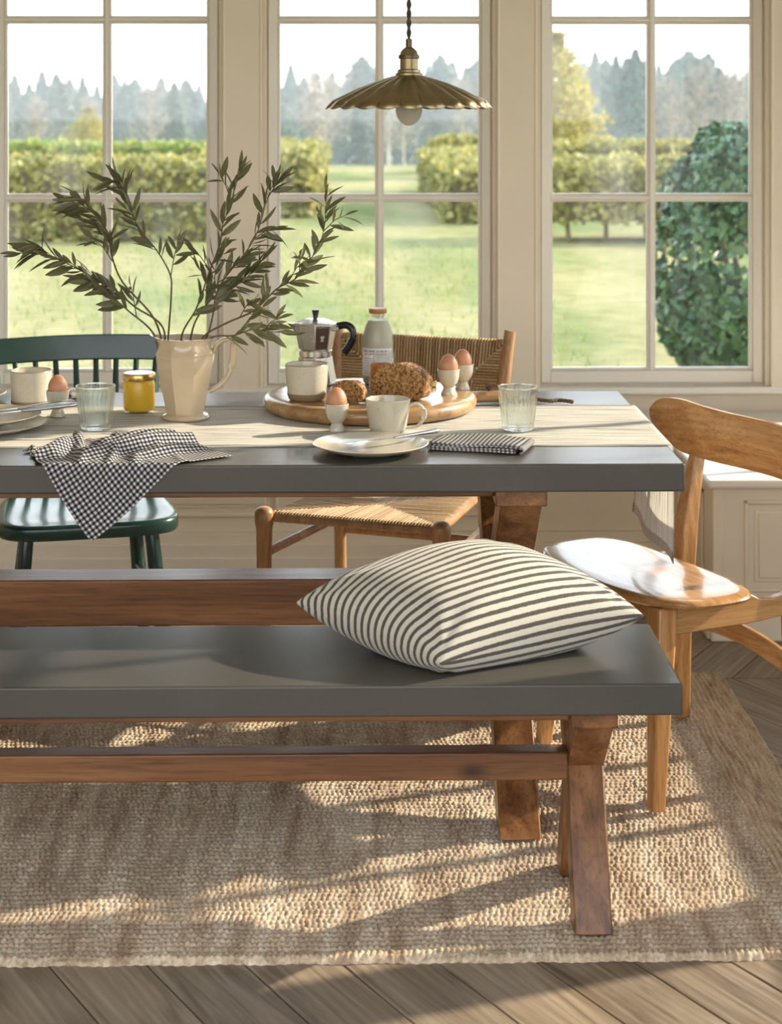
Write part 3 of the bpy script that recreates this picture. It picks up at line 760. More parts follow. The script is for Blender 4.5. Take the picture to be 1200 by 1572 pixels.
for s in (1, -1):
    l = MB(); l.bar((0.165, s*0.205, zc-0.024), (0.192, s*0.220, 0), 0.050, 0.046, 0.030, 0.030, side=(1, 0, 0)); l.build('leg', M['oak_z'], oc, bevel=0.006)
    # rear leg and back post in one bent piece
    path = cat([(-0.192, s*0.222, 0.0), (-0.178, s*0.212, 0.24), (-0.182, s*0.205, 0.40), (-0.205, s*0.210, 0.52), (-0.262, s*0.228, 0.72)], 6)
    b_ = MB(); secs = []
    for i, p_ in enumerate(path):
        f = i/(len(path)-1); w_ = 0.015+0.008*math.sin(PI*min(1, f*1.15)); d_ = 0.013+0.011*math.sin(PI*min(1, f*1.1))
        secs.append([(-w_, -d_), (w_, -d_), (w_, d_), (-w_, d_)])
    b_.sweep(path, secs); b_.build('back_post', M['oak_z'], oc, bevel=0.005)
    # side rail: deep at the front leg, scooped behind the seat
    rl = MB(); y = s*0.206
    prof = [(0.145, 0.352, 0.424), (0.02, 0.352, 0.424), (-0.040, 0.352, 0.420), (-0.075, 0.353, 0.402), (-0.115, 0.356, 0.398), (-0.150, 0.358, 0.404), (-0.178, 0.360, 0.418)]
    for (x, za, zb) in prof:
        rl.v += [(x, y-0.011, za), (x, y+0.011, za), (x, y+0.011, zb), (x, y-0.011, zb)]
    for i in range(len(prof)-1):
        for j in range(4): rl.f.append((i*4+j, i*4+(j+1) % 4, (i+1)*4+(j+1) % 4, (i+1)*4+j))
    rl.f += [(3, 2, 1, 0), tuple((len(prof)-1)*4+j for j in range(4))]
    rl.build('side_rail', M['oak_x'], oc, bevel=0.003, merge=True)
    for (dy, z) in ((0.0, 0.705), (0.012, 0.662)):
        yy = s*(0.232-dy); MB().tube([(-0.236+0.0, yy, z), (-0.224, yy, z)], 0.0055, 12).build('plug', m_plain('dark_plug', (0.16, 0.075, 0.025), 0.5) if 'plug' not in M else M['plug'], oc)
MB().box(0.12, 0.142, -0.2, 0.2, 0.365, 0.418).build('front_rail', M['oak_y'], oc, bevel=0.003)
br = MB(); hv = []
for i in range(65):                      # rounded ends, gently rising towards them
    y = -0.312*math.cos(PI*i/64); ay = abs(y); hz_ = (0.065-0.005*(1-(y/0.3)**2))*math.sqrt(max(0.0, 1-(max(0, ay-0.222)/0.0905)**2)); zm_ = 0.682+0.0425*(ay/0.312)**3.5
    hv.append((y, zm_-hz_, zm_+hz_))
th_ = 0.0105
for p_ in hv:
    y, za, zb = p_; x = -0.285 + 0.098*(y/0.312)**2; zm, hz = (za+zb)/2-RG, (zb-za)/2
    for (dx, dz) in ((-th_, -0.8), (-th_*0.4, -1), (th_*0.4, -1), (th_, -0.8), (th_, 0.8), (th_*0.4, 1), (-th_*0.4, 1), (-th_, 0.8)): br.v.append((x+0.02+dx*(0.6+0.4*min(1, hz/0.05)), y, zm+dz*hz))
for i in range(len(hv)-1):
    for j in range(8): br.f.append((i*8+j, (i+1)*8+j, (i+1)*8+(j+1) % 8, i*8+(j+1) % 8))
br.f += [tuple(range(8)), tuple(reversed(range((len(hv)-1)*8, len(hv)*8)))]
br.build('backrest', M['oak_y'], oc, ang=50, merge=True)
ru = MB(); pr = cat([(-0.178, -0.200, 0.235), (-0.165, -0.11, 0.262), (-0.160, 0, 0.272), (-0.165, 0.11, 0.262), (-0.178, 0.200, 0.235)], 6)
ru.sweep(pr, [[(-0.010, -0.022), (0.010, -0.022), (0.010, 0.022), (-0.010, 0.022)]]*len(pr)); ru.build('stretcher', M['oak_y'], oc, bevel=0.006)

# ---------------------------------------------------------------- green spindle-back chair
M['green'] = m_plain('dark_green_paint', (0.018, 0.050, 0.040), 0.25, 0.1, 20, 0.05, 120, coat=0.15)
gc = thing('green_spindle_chair', 'dark green painted spindle-back wooden chair behind the table', 'chair', (-0.690, 4.52, 0), R(13))
s_ = MB(); N_ = 48
def gs(a, f):
    c, s = math.cos(a), math.sin(a); x = 0.215*math.copysign(abs(c)**0.45, c); y = 0.205*math.copysign(abs(s)**0.45, s)
    return x*f*(1+0.07*(-y/0.2)), y*f
rings = [(0.0, -0.010), (0.4, -0.010), (0.7, -0.006), (0.9, -0.001), (0.965, 0.0), (0.99, -0.003), (1.0, -0.010), (1.0, -0.030), (0.985, -0.036), (0.0, -0.036)]
for (f, dz) in rings:
    for j in range(N_): x, y = gs(2*PI*j/N_, f); s_.v.append((x, y, 0.452+dz))
for i in range(len(rings)-1):
    for j in range(N_): k_ = (j+1) % N_; s_.f.append((i*N_+j, (i+1)*N_+j, (i+1)*N_+k_, i*N_+k_))
s_.build('seat', M['green'], gc, ang=60, merge=True)
for sx_ in (-1, 1):
    MB().tube([(sx_*0.150, -0.135, 0.42), (sx_*0.172, -0.17, 0.20), (sx_*0.192, -0.20, RG)], [0.0175, 0.0195, 0.013], 14).build('leg', M['green'], gc)
    MB().tube([(sx_*0.135, 0.13, 0.42), (sx_*0.155, 0.17, 0.20), (sx_*0.175, 0.21, 0.0)], [0.0175, 0.0195, 0.013], 14).build('leg', M['green'], gc)
    MB().tube([(sx_*0.160, -0.153, 0.28), (sx_*0.147, 0.153, 0.26)], 0.010, 10).build('side_stretcher', M['green'], gc)
MB().tube([(-0.153, 0, 0.27), (0.153, 0, 0.27)], 0.010, 10).build('cross_stretcher', M['green'], gc)
def rail_y(x): return 0.305 + 0.035*(1-(x/0.25)**2)
tr = MB(); xs = [-0.236+0.472*i/16 for i in range(17)]
for x in xs:
    y = rail_y(x); h = 0.0325
    for (dy, z) in ((-0.009, 0.770), (0.009, 0.768), (0.013, 0.834), (-0.004, 0.838)): tr.v.append((x*(1+0.02*(z > 0.8)), y+dy+0.006*(z > 0.8), z+0.004*(1-(x/0.25)**2)))
for i in range(16):
    for j in range(4): tr.f.append((i*4+j, (i+1)*4+j, (i+1)*4+(j+1) % 4, i*4+(j+1) % 4))
tr.f += [(0, 1, 2, 3), tuple(reversed(range(64, 68)))]
tr.build('top_rail', M['green'], gc, bevel=0.004, merge=True)
for i in range(9):
    f = (i-4)/4; xb = f*0.172; xt = f*0.215; yb = 0.150+0.03*(1-f*f)
    MB().tube([(xb, yb, 0.44), ((xb+xt)/2, (yb+rail_y(xt))/2, 0.61), (xt, rail_y(xt), 0.775)], [0.0075, 0.0095, 0.0075] if abs(f) < 1 else [0.011, 0.012, 0.010], 10).build('spindle', M['green'], gc)

# ---------------------------------------------------------------- rush-woven chair
def m_rush():
    k = NM('twisted_rush_cord'); v = k.coord(); geo = k.n('ShaderNodeNewGeometry')
    n = k.noise(v, 160, 3); f = k.math('ADD', k.math('MULTIPLY', geo.outputs['Random Per Island'], 0.35), k.math('MULTIPLY', n, 0.65))
    c = k.ramp(f, [(0.2, (0.24, 0.145, 0.065)), (0.5, (0.44, 0.29, 0.15)), (0.85, (0.60, 0.44, 0.26))])
    return k.done(k.bsdf(c, 0.6, k.bump(k.noise(v, 420, 2), 0.5, 0.001), spec=0.35))
M['rush'] = m_rush()
rc = thing('rush_woven_chair', 'wooden chair with woven rush seat and back standing behind the table', 'chair', (0.062, 4.60, 0), R(-21))
def rush(A, B_, C_, D_, rr, step, name, center=None):
    """A-B bottom/front edge, D-C opposite; cords lie perpendicular to each edge and meet on the diagonals"""
    A, B_, C_, D_ = map(Vector, (A, B_, C_, D_)); w_ = (B_-A).length; h = (D_-A).length; nrm = (B_-A).cross(D_-A).normalized()
    mb = MB(); r = random.Random(5)
    bil = lambda s, t: A*(1-s)*(1-t)+B_*s*(1-t)+C_*s*t+D_*(1-s)*t
    def cord(p_edge, inward, depth, sag):
        p = []; inn = inward.normalized()
        for a in (-100, -50, 0, 45, 90):
            q = R(a); p.append(p_edge - inn*rr*math.cos(q) + nrm*rr*math.sin(q))
        m_ = max(1, int(depth/0.05))
        for i in range(1, m_+1):
            f = i/m_; p.append(p_edge + inn*depth*f + nrm*(rr - sag*f + r.uniform(-.0007, .0007)))
        mb.tube(p, step*0.47, 6, cap=False)
        # the same cord on the other face
        p = [p_edge + inn*depth*f - nrm*(rr - sag*f) for f in (0.0, 1.0)]
        mb.tube(p, step*0.52, 4, cap=False)
    nw, nh = int(w_/step), int(h/step)
    for i in range(nw):
        s = (i+0.5)/nw; dep = min(s*w_, (1-s)*w_, h/2); sg = rr*0.75*min(1, dep/(h/2))
        cord(bil(s, 0), bil(s, 1)-bil(s, 0), dep, sg); cord(bil(s, 1), bil(s, 0)-bil(s, 1), dep, sg)
    for i in range(nh):
        t = (i+0.5)/nh; dep = min(t*h, (1-t)*h, w_/2); sg = rr*0.75*min(1, dep/(h/2))
        cord(bil(0, t), bil(1, t)-bil(0, t), dep, sg); cord(bil(1, t), bil(0, t)-bil(1, t), dep, sg)
    o = mb.build(name, M['rush'], rc, ang=80); o['kind'] = 'stuff'; o['label'] = 'honey-brown woven rush cord'
    return o
rush((-0.215, -0.215, 0.435), (0.215, -0.215, 0.435), (0.185, 0.20, 0.43), (-0.185, 0.20, 0.43), 0.011, 0.0082, 'woven_seat')
rush((-0.222, 0.262, 0.645), (0.222, 0.262, 0.645), (0.236, 0.300, 0.822), (-0.236, 0.300, 0.822), 0.0095, 0.0078, 'woven_back')
for s in (-1, 1):
    MB().tube([(s*0.232, -0.232, RG), (s*0.232, -0.232, 0.25), (s*0.232, -0.232, 0.405), (s*0.232, -0.232, 0.425), (s*0.232, -0.232, 0.445), (s*0.232, -0.232, 0.456), (s*0.232, -0.232, 0.461)],
              [0.014, 0.0175, 0.020, 0.024, 0.024, 0.019, 0.008], 16).build('leg', M['teak'], rc, ang=60)
    MB().tube(cat([(s*0.205, 0.225, 0), (s*0.205, 0.215, 0.25), (s*0.208, 0.215, 0.45), (s*0.230, 0.258, 0.64), (s*0.247, 0.302, 0.838), (s*0.2475, 0.305, 0.850)], 4),
              [0.013]*3+[0.0165]*4+[0.018]*8+[0.016]*5+[0.007], 14).build('back_post', M['teak'], rc, ang=60)
    MB().tube([(s*0.232, -0.23, 0.19), (s*0.205, 0.215, 0.19)], 0.010, 10).build('side_rung', M['teak'], rc)
    MB().tube([(s*0.232, -0.23, 0.345), (s*0.205, 0.215, 0.345)], 0.012, 10).build('side_rung', M['teak'], rc)
    MB().tube([(s*0.226, -0.225, 0.435), (s*0.195, 0.205, 0.43)], 0.0095, 10).build('seat_rail', M['teak'], rc)
MB().tube([(-0.226, -0.222, 0.435), (0.226, -0.222, 0.435)], 0.0095, 10).build('seat_rail', M['teak'], rc)
MB().tube([(-0.2, 0.208, 0.43), (0.2, 0.208, 0.43)], 0.0095, 10).build('seat_rail', M['teak'], rc)
MB().tube([(-0.23, -0.23, 0.28), (0.23, -0.23, 0.28)], 0.011, 10).build('front_rung', M['teak'], rc)
MB().tube([(-0.205, 0.216, 0.31), (0.205, 0.216, 0.31)], 0.011, 10).build('rear_rung', M['teak'], rc)
MB().tube([(-0.228, 0.262, 0.645), (0.228, 0.262, 0.645)], 0.0085, 10).build('back_rail', M['teak'], rc)
MB().tube([(-0.242, 0.300, 0.822), (0.242, 0.300, 0.822)], 0.0085, 10).build('back_rail', M['teak'], rc)

# ---------------------------------------------------------------- pendant lamp
def m_metal(name, col, rough, var=0.15):
    k = NM(name); v = k.coord(); n = k.noise(v, 30, 4)
    c = k.ramp(n, [(0.3, [x*(1-var) for x in col]), (0.7, [x*(1+var) for x in col])])
    return k.done(k.bsdf(c, k.math('ADD', rough, k.math('MULTIPLY', n, 0.12)), None, metal=1.0))
M['brass'] = m_metal('aged_brass', (0.33, 0.265, 0.155), 0.30)
M['dark_brass'] = m_metal('darkened_brass', (0.13, 0.10, 0.07), 0.35)
M['cable'] = m_plain('twisted_fabric_flex', (0.07, 0.062, 0.055), 0.8)
pl = thing('pendant_lamp', 'aged brass pendant lamp with scalloped fluted shade over the table', 'lamp', (0.1085, 3.95, 1.452))
NP = 22; nA = NP*10; prof = [(0.026, 0.074), (0.036, 0.071), (0.055, 0.064), (0.085, 0.053), (0.115, 0.040), (0.145, 0.024), (0.168, 0.012), (0.181, 0.006)]
sh = MB(); 
for i, (r, z) in enumerate(prof):
    f = i/(len(prof)-1)
    for j in range(nA):
        q = 2*PI*j/nA; c = abs(math.sin(q*NP/2)); 
        rr = r*(1+0.055*f**3*(c**0.6-0.5)); zz = z + 0.0065*f*(c**0.5)*(1.0 if f < 0.95 else 0.25) - 0.004*f*(1-c**0.3) - (0.0085*c if i == len(prof)-1 else 0) + 0.0022*min(1, f*3)*max(0, 1-c/0.22)
        sh.v.append((rr*math.cos(q), rr*math.sin(q), zz))
for i in range(len(prof)-1):
    for j in range(nA): k_ = (j+1) % nA; sh.f.append((i*nA+j, (i+1)*nA+j, (i+1)*nA+k_, i*nA+k_))
sh.build('shade', M['brass'], pl, ang=50, solid=0.0016)
MB().lathe([(0.030, 0.069), (0.030, 0.078), (0.026, 0.080), (0.025, 0.086), (0.020, 0.088), (0.020, 0.112)], 32).build('socket', M['brass'], pl)
MB().lathe([(0.021, 0.110), (0.0235, 0.111), (0.0235, 0.118), (0.021, 0.119)], 32).build('collar', M['dark_brass'], pl)
MB().lathe([(0.021, 0.118), (0.018, 0.127), (0.011, 0.134), (0.0075, 0.136)], 32).build('cap', M['brass'], pl)
MB().lathe([(0.0072, 0.134), (0.0072, 0.154), (0.004, 0.155)], 20).build('cord_grip', M['dark_brass'], pl)
for ph in (0, PI):
    pts = [(0.0028*math.cos(z*150+ph), 0.0028*math.sin(z*150+ph), z) for z in np.arange(0.15, 1.165, 0.006)]
    MB().tube(pts, 0.003, 6).build('flex', M['cable'], pl)
MB().lathe([(0.05, 1.168), (0.05, 1.155), (0.035, 1.143), (0.006, 1.138)], 28).build('ceiling_rose', M['brass'], pl)
k = NM('frosted_bulb'); tl = k.n('ShaderNodeBsdfTranslucent'); tl.inputs[0].default_value = (0.85, 0.82, 0.76, 1); tp = k.n('ShaderNodeBsdfTransparent'); p_ = k.bsdf((0.75, 0.70, 0.64), 0.12)
m1 = k.n('ShaderNodeMixShader'); m1.inputs[0].default_value = 0.5; k.l(p_, m1.inputs[1]); k.l(tl.outputs[0], m1.inputs[2]); m2 = k.n('ShaderNodeMixShader'); m2.inputs[0].default_value = 0.15; k.l(m1.outputs[0], m2.inputs[1]); k.l(tp.outputs[0], m2.inputs[2])
MB().lathe([(0.0, -0.037), (0.008, -0.036), (0.018, -0.030), (0.026, -0.019), (0.0295, -0.006), (0.0285, 0.006), (0.024, 0.018), (0.017, 0.032), (0.0135, 0.045), (0.0135, 0.070)], 32).build('bulb', k.done(m2.outputs[0]), pl, ang=70)

# ---------------------------------------------------------------- tabletop materials
TZ = 0.760; RT = 0.7622
def m_runner():
    k = NM('slubby_linen'); c = k.n('ShaderNodeTexCoord'); sp = k.n('ShaderNodeSeparateXYZ'); k.l(c.outputs['UV'], sp.inputs[0])
    st = k.noise(k.coord('UV', (7.0, 55, 1)), 1.6, 4, 0.2); fine = k.noise(k.coord('UV', (600, 160, 1)), 1.0, 2)
    col = k.ramp(st, [(0.33, (0.20, 0.17, 0.14)), (0.41, (0.60, 0.55, 0.46)), (0.50, (0.88, 0.845, 0.77))])
    col = k.mix(0.4, col, k.ramp(fine, [(0.3, 0.75), (0.7, 1.1)]), 'MULTIPLY')
    v = k.math('ABSOLUTE', k.math('SUBTRACT', sp.outputs['Y'], 0.5))
    ln = k.ramp(v, [(0.470, 0), (0.472, 1), (0.477, 1), (0.479, 0), (0.486, 0), (0.488, 1), (0.493, 1), (0.495, 0)])
    col = k.mix(k.math('MULTIPLY', ln, 0.9), col, (0.03, 0.035, 0.07))
    p = k.bsdf(col, 0.85, k.bump(k.math('ADD', fine, st), 0.5, 0.0012), spec=0.15)
    tl = k.n('ShaderNodeBsdfTranslucent'); k.l(col, tl.inputs[0]); mx = k.n('ShaderNodeMixShader'); mx.inputs[0].default_value = 0.32
    k.l(p, mx.inputs[1]); k.l(tl.outputs[0], mx.inputs[2]); return k.done(mx.outputs[0])
def m_gingham(name, n, dark=(0.012, 0.014, 0.035), lite=(0.70, 0.66, 0.58)):
    k = NM(name); c = k.n('ShaderNodeTexCoord'); sp = k.n('ShaderNodeSeparateXYZ'); k.l(c.outputs['UV'], sp.inputs[0])
    a = k.math('GREATER_THAN', k.math('FRACT', k.math('MULTIPLY', sp.outputs['X'], n)), 0.5); b = k.math('GREATER_THAN', k.math('FRACT', k.math('MULTIPLY', sp.outputs['Y'], n)), 0.5)
    f = k.math('MULTIPLY', k.math('ADD', a, b), 0.5); fine = k.noise(k.coord('UV', (1, 1, 1)), 500, 2)
    col = k.ramp(f, [(0.0, lite), (0.5, [0.16, 0.155, 0.175]), (1.0, dark)])
    p = k.bsdf(col, 0.85, k.bump(fine, 0.4, 0.001), spec=0.15)
    tl = k.n('ShaderNodeBsdfTranslucent'); k.l(col, tl.inputs[0]); mx = k.n('ShaderNodeMixShader'); mx.inputs[0].default_value = 0.15
    k.l(p, mx.inputs[1]); k.l(tl.outputs[0], mx.inputs[2]); return k.done(mx.outputs[0])
M['runner'] = m_runner(); M['gingham'] = m_gingham('navy_gingham', 38); M['gingham_f'] = m_gingham('navy_gingham_fine', 20)
def m_ceramic(name, col, speck=0.5, rough=0.18):
    k = NM(name); v = k.coord(); n = k.noise(v, 18, 4); s_ = k.noise(v, 240, 1)
    c = k.ramp(n, [(0.3, [x*0.93 for x in col]), (0.7, [min(1, x*1.05) for x in col])])
    c = k.mix(speck, c, k.ramp(s_, [(0.26, (0.55, 0.48, 0.38)), (0.33, (1, 1, 1))]), 'MULTIPLY')
    return k.done(k.bsdf(c, rough, k.bump(n, 0.05, 0.002), coat=0.4))
M['ceramic'] = m_ceramic('cream_stoneware', (0.55, 0.50, 0.395)); M['ceramic_base'] = m_ceramic('unglazed_brown_base', (0.24, 0.17, 0.10), 0.3, 0.6)
M['pitcher'] = m_ceramic('ivory_glaze', (0.56, 0.44, 0.295), 0.1, 0.12); M['rim'] = m_plain('brown_glaze_rim', (0.20, 0.13, 0.07), 0.3)
M['egg'] = m_plain('brown_eggshell', (0.52, 0.24, 0.13), 0.45, 0.08, 30, 0.1, 300)
M['steel'] = m_metal('polished_steel', (0.62, 0.62, 0.62), 0.12, 0.05); M['alu'] = m_metal('brushed_aluminium', (0.66, 0.65, 0.62), 0.20, 0.06)
M['gold'] = m_metal('gold_lid', (0.62, 0.42, 0.14), 0.22); M['bakelite'] = m_plain('black_bakelite', (0.012, 0.012, 0.012), 0.25)

# runner: flat along the table, falling over the right-hand end
RY_0, RY_1, XE = 3.667, 4.172, 0.6365; LTOT = 2.02+0.247
def runner(u, v):
    s = u*LTOT; y = RY_0 + v*(RY_1-RY_0); flat = 2.0185
    if s < flat:
        return (-1.382+s, y + 0.002*math.sin(s*9), 0.7612 + 0.0005*math.sin(s*23+v*9) + 0.0004*math.sin(v*31+s*5))
    d = s-flat; bend = min(d/0.008, 1)*PI/2; r = 0.005
    x = -1.382+flat + r*math.sin(bend); z = 0.7612 - r*(1-math.cos(bend)) - max(0, d-0.008)
    f = max(0, d-0.01)/0.237
    return (x + 0.003 + 0.006*f*math.sin(v*8+0.6) - 0.010*f*f*(0.3+1.2*v), y + 0.010*f*math.sin(v*5) - 0.012*f*(v-0.2), z + 0.003*f*math.sin(v*9))
ro = MB().grid(runner, 420, 44).build('table_runner', M['runner'], None, ang=80); tag(ro, 'slubby cream linen runner with navy edge lines along the table', 'table runner')
hm = MB().grid(lambda u, v: tuple(np.array(runner(1-0.009*u, v)) - np.array([0.0012, 0, 0])), 3, 44).build('hem', M['runner'], ro, ang=80)

# ---------------------------------------------------------------- pitcher and olive branches
def octo(off=0.0):
    def f(q, z): a = (q+off) % (PI/4) - PI/8; return math.cos(PI/8)/math.cos(a)*0.5 + 0.5*min(1.0, math.cos(PI/8)/math.cos(a)+0.01)
    return f
PX, PY = -0.388, 4.0
pt = thing('pitcher', 'tall faceted ivory ceramic pitcher holding the olive branches', 'pitcher', (PX, PY, RT))
prof = [(0.050, 0.0), (0.053, 0.004), (0.050, 0.009), (0.043, 0.013), (0.046, 0.03), (0.055, 0.07), (0.0635, 0.115), (0.0665, 0.138), (0.066, 0.142), (0.0675, 0.146), (0.062, 0.158), (0.058, 0.168), (0.060, 0.176), (0.064, 0.181), (0.061, 0.181), (0.055, 0.168), (0.058, 0.155), (0.060, 0.12), (0.05, 0.06), (0.0, 0.05)]
mb = MB(); SEG = 64; oc_ = octo(PI/8)
for (r, z) in prof:
    for j in range(SEG):
        q = 2*PI*j/SEG; a = (q+PI/8) % (PI/4) - PI/8; rr = r*math.cos(PI/8)/math.cos(a)*1.02 if 0.012 < z < 0.165 else r
        lip = max(0, (z-0.15)/0.031)**2*math.exp(-((q-PI)/0.42)**2)
        mb.v.append((rr*math.cos(q) - 0.016*lip, rr*math.sin(q), z + 0.006*lip))
for i in range(len(prof)-1):
    for j in range(SEG): k_ = (j+1) % SEG; mb.f.append((i*SEG+j, i*SEG+k_, (i+1)*SEG+k_, (i+1)*SEG+j))
mb.f.append(tuple(reversed(range(SEG)))); mb.build('body', M['pitcher'], pt, ang=28, merge=True)
hp = cat([(0.060, 0, 0.146), (0.074, 0, 0.168), (0.095, 0, 0.176), (0.106, 0, 0.166), (0.105, 0, 0.130), (0.094, 0, 0.095), (0.074, 0, 0.072), (0.052, 0, 0.060)], 5)
mb = MB(); mb.sweep(hp, [[(0.008*math.cos(a), 0.0055*math.sin(a)) for a in [2*PI*k/12 for k in range(12)]]]*len(hp)); mb.build('handle', M['pitcher'], pt, ang=60)

M['olive'] = m_leaf('olive_leaf', (0.040, 0.045, 0.017), (0.19, 0.185, 0.09), 0.36, 0.25, 30); M['twig_w'] = m_plain('olive_twig', (0.11, 0.075, 0.035), 0.7, 0.25, 40)
lf = MB()
sts = [(0.0, 0.0), (0.12, 0.055), (0.32, 0.105), (0.55, 0.115), (0.78, 0.08), (0.93, 0.032), (1.0, 0.0)]
for (x, w_) in sts:
    zc_ = -0.10*x*x
    lf.v += [(x, -w_, zc_+w_*0.35), (x, 0, zc_), (x, w_, zc_+w_*0.35)]
for i in range(len(sts)-1):
    for j in range(2): lf.f.append((i*3+j, i*3+j+1, (i+1)*3+j+1, (i+1)*3+j))
tmp = lf.build('leaf', M['olive'], None, ang=80); LEAF = tmp.data; bpy.data.objects.remove(tmp)
# stems in units of 1.455 mm, x right and z up, measured from the pitcher mouth; third value: depth
U = 0.001455
stems = [
 ('olive branch arching highest over the left of the pitcher', [(-30,-40,0),(-26,8,0),(-22,72,4),(-25,99,8),(-45,134,10),(-75,172,12),(-88,214,10),(-99,234,6),(-120,243,0)], 26, 0.45),
 ('olive branch drooping at the tip beneath the highest branch', [(-28,-40,-4),(-46,30,-10),(-93,87,-18),(-110,130,-22),(-112,157,-24),(-125,179,-26),(-143,199,-28),(-160,209,-30),(-178,212,-32)], 30, 0.35),
 ('olive branch reaching farthest out over the green chair', [(-34,-40,2),(-35,17,2),(-78,49,0),(-110,77,-4),(-150,100,-8),(-190,122,-12),(-218,132,-14),(-255,133,-18)], 30, 0.3),
 ('short leafy olive branch low on the left of the pitcher', [(-38,-40,-6),(-48,9,-10),(-85,44,-16),(-104,62,-20),(-128,84,-24),(-150,92,-28)], 16, 0.4),
 ('upright olive branch with the tallest thin tip above the pitcher', [(-8,-40,0),(-5,7,0),(17,47,2),(37,104,4),(52,144,6),(57,177,6),(67,199,6),(75,234,4),(82,264,2)], 30, 0.2),
 ('olive branch beside the window post, leaning right', [(8,-40,4),(32,2,6),(41,34,8),(47,69,8),(65,99,10),(92,132,10),(110,164,8),(125,214,6),(139,248,4)], 32, 0.3),
 ('olive branch curving up past the pitcher handle towards the lamp', [(10,-40,-4),(27,2,-6),(62,24,-10),(105,44,-14),(140,77,-16),(170,94,-18),(195,127,-18),(210,159,-18),(215,197,-16),(215,229,-14)], 34, 0.3),
 ('low olive branch stretching right towards the coffee pot', [(14,-36,-8),(40,2,-14),(75,7,-20),(105,17,-24),(125,14,-26),(157,12,-30)], 14, 0.3),
 ('spreading olive branch between the upright ones', [(2,-40,8),(12,20,14),(40,60,20),(70,75,24),(100,98,26),(118,120,28)], 22, 0.25),
]
rb = random.Random(77)
for (lab, pts, nl, st0) in stems:
    br_ = thing('olive_branch', lab, 'branch', (PX, PY, RT+0.178), 0, 'olive branches in the pitcher')
    P = cat([(a*U, c*U*1.0, b*U) for a, b, c in pts], 6)
    MB().tube(P, [0.0026*(1-0.72*i/(len(P)-1)) for i in range(len(P))], 6).build('stem', M['twig_w'], br_, ang=80)
    def leaves(P, nl, st0, sc=1.0):
        for i in range(nl):
            f = st0 + (1-st0)*(i+0.5)/nl; fi = f*(len(P)-1); i0 = min(int(fi), len(P)-2); p = P[i0].lerp(P[i0+1], fi-i0); t = (P[i0+1]-P[i0]).normalized()
            az = rb.uniform(0, 2*PI) if i % 3 else (0.4 if i % 2 else PI+0.4)
            ref = t.cross(Vector((0, 1, 0))).normalized(); bn = t.cross(ref)
            side = ref*math.cos(az) + bn*math.sin(az)*0.75
            op = rb.uniform(0.30, 0.85); d = (t*math.cos(op) + side*math.sin(op) + Vector((0, 0, -0.22))).normalized()
            if i == nl-1: d = t
            L = rb.uniform(0.038, 0.066)*(0.85 if f > 0.9 else 1)*sc
            upv = Vector((rb.uniform(-1, 1), rb.uniform(-1, 0.2), rb.uniform(-0.2, 1))); yv = upv.cross(d).normalized(); zv = d.cross(yv)
            o = bpy.data.objects.new('leaf', LEAF); link(o, br_)
            m_ = Matrix((d, yv, zv)).transposed().to_4x4(); m_.translation = p; o.matrix_local = m_ @ Matrix.Diagonal((L, L*rb.uniform(0.85, 1.25), L, 1))
    leaves(P, int(nl*1.15), st0)
    for q in range(max(2, nl//8)):     # side twigs
        f = st0*0.8 + (0.9-st0*0.8)*(q+rb.random())/max(2, nl//8); i0 = min(int(f*(len(P)-1)), len(P)-2); p = P[i0]; t = (P[i0+1]-P[i0]).normalized()
        sd2 = Vector((rb.uniform(-1, 1), rb.uniform(-0.8, 0.8), rb.uniform(-0.35, 0.8))).normalized(); d = (t*0.8+sd2*0.75).normalized(); Lt = rb.uniform(0.05, 0.095)
        Q_ = [p, p+d*Lt*0.5+Vector((0, 0, 0.004)), p+d*Lt+Vector((0, 0, -0.006))]
        MB().tube(Q_, [0.0013, 0.001, 0.0005], 5).build('twig', M['twig_w'], br_, ang=80); leaves(Q_, 6, 0.2, 0.9)

# ---------------------------------------------------------------- crockery
def lathe_part(name, prof, mat, parent, seg=40, ang=40, rfun=None): return MB().lathe(prof, seg, rfun=rfun).build(name, mat, parent, ang=ang)
def egg_cup(label, x, y, z, s=1.0):
    c = thing('egg_cup', label, 'egg cup', (x, y, z), 0, 'cream egg cups')
    lathe_part('cup', [(0.0, 0.0), (0.017*s, 0.0), (0.0175*s, 0.002), (0.014*s, 0.010), (0.0115*s, 0.017), (0.015*s, 0.022), (0.0215*s, 0.030), (0.0245*s, 0.042), (0.0255*s, 0.058), (0.0245*s, 0.059), (0.0225*s, 0.045), (0.016*s, 0.032), (0.0, 0.028)], M['ceramic'], c)
    e = MB(); pr = []
    for i in range(17):
        a = PI*i/16; zz = -math.cos(a); pr.append((0.0218*math.sin(a)*(1-0.10*zz)+1e-6, 0.028*zz))
    e.lathe(pr, 28, (0, 0, 0)); eo = e.build('egg', M['egg'], None, ang=80); eo.location = (x, y, z+0.0655)
    tag(eo, 'brown boiled egg sitting in the ' + label.replace('cream egg cup ', 'egg cup '), 'egg', 'boiled eggs')
BT = RT + 0.036
egg_cup('cream egg cup in front of the round board', -0.049, 3.838, RT); egg_cup('cream egg cup beside the stacked plates', -0.677, 4.03, RT)
egg_cup('cream egg cup on the round board beside the bread', 0.203, 4.094, BT); egg_cup('cream egg cup on the round board nearest the board handle', 0.240, 4.175, BT)
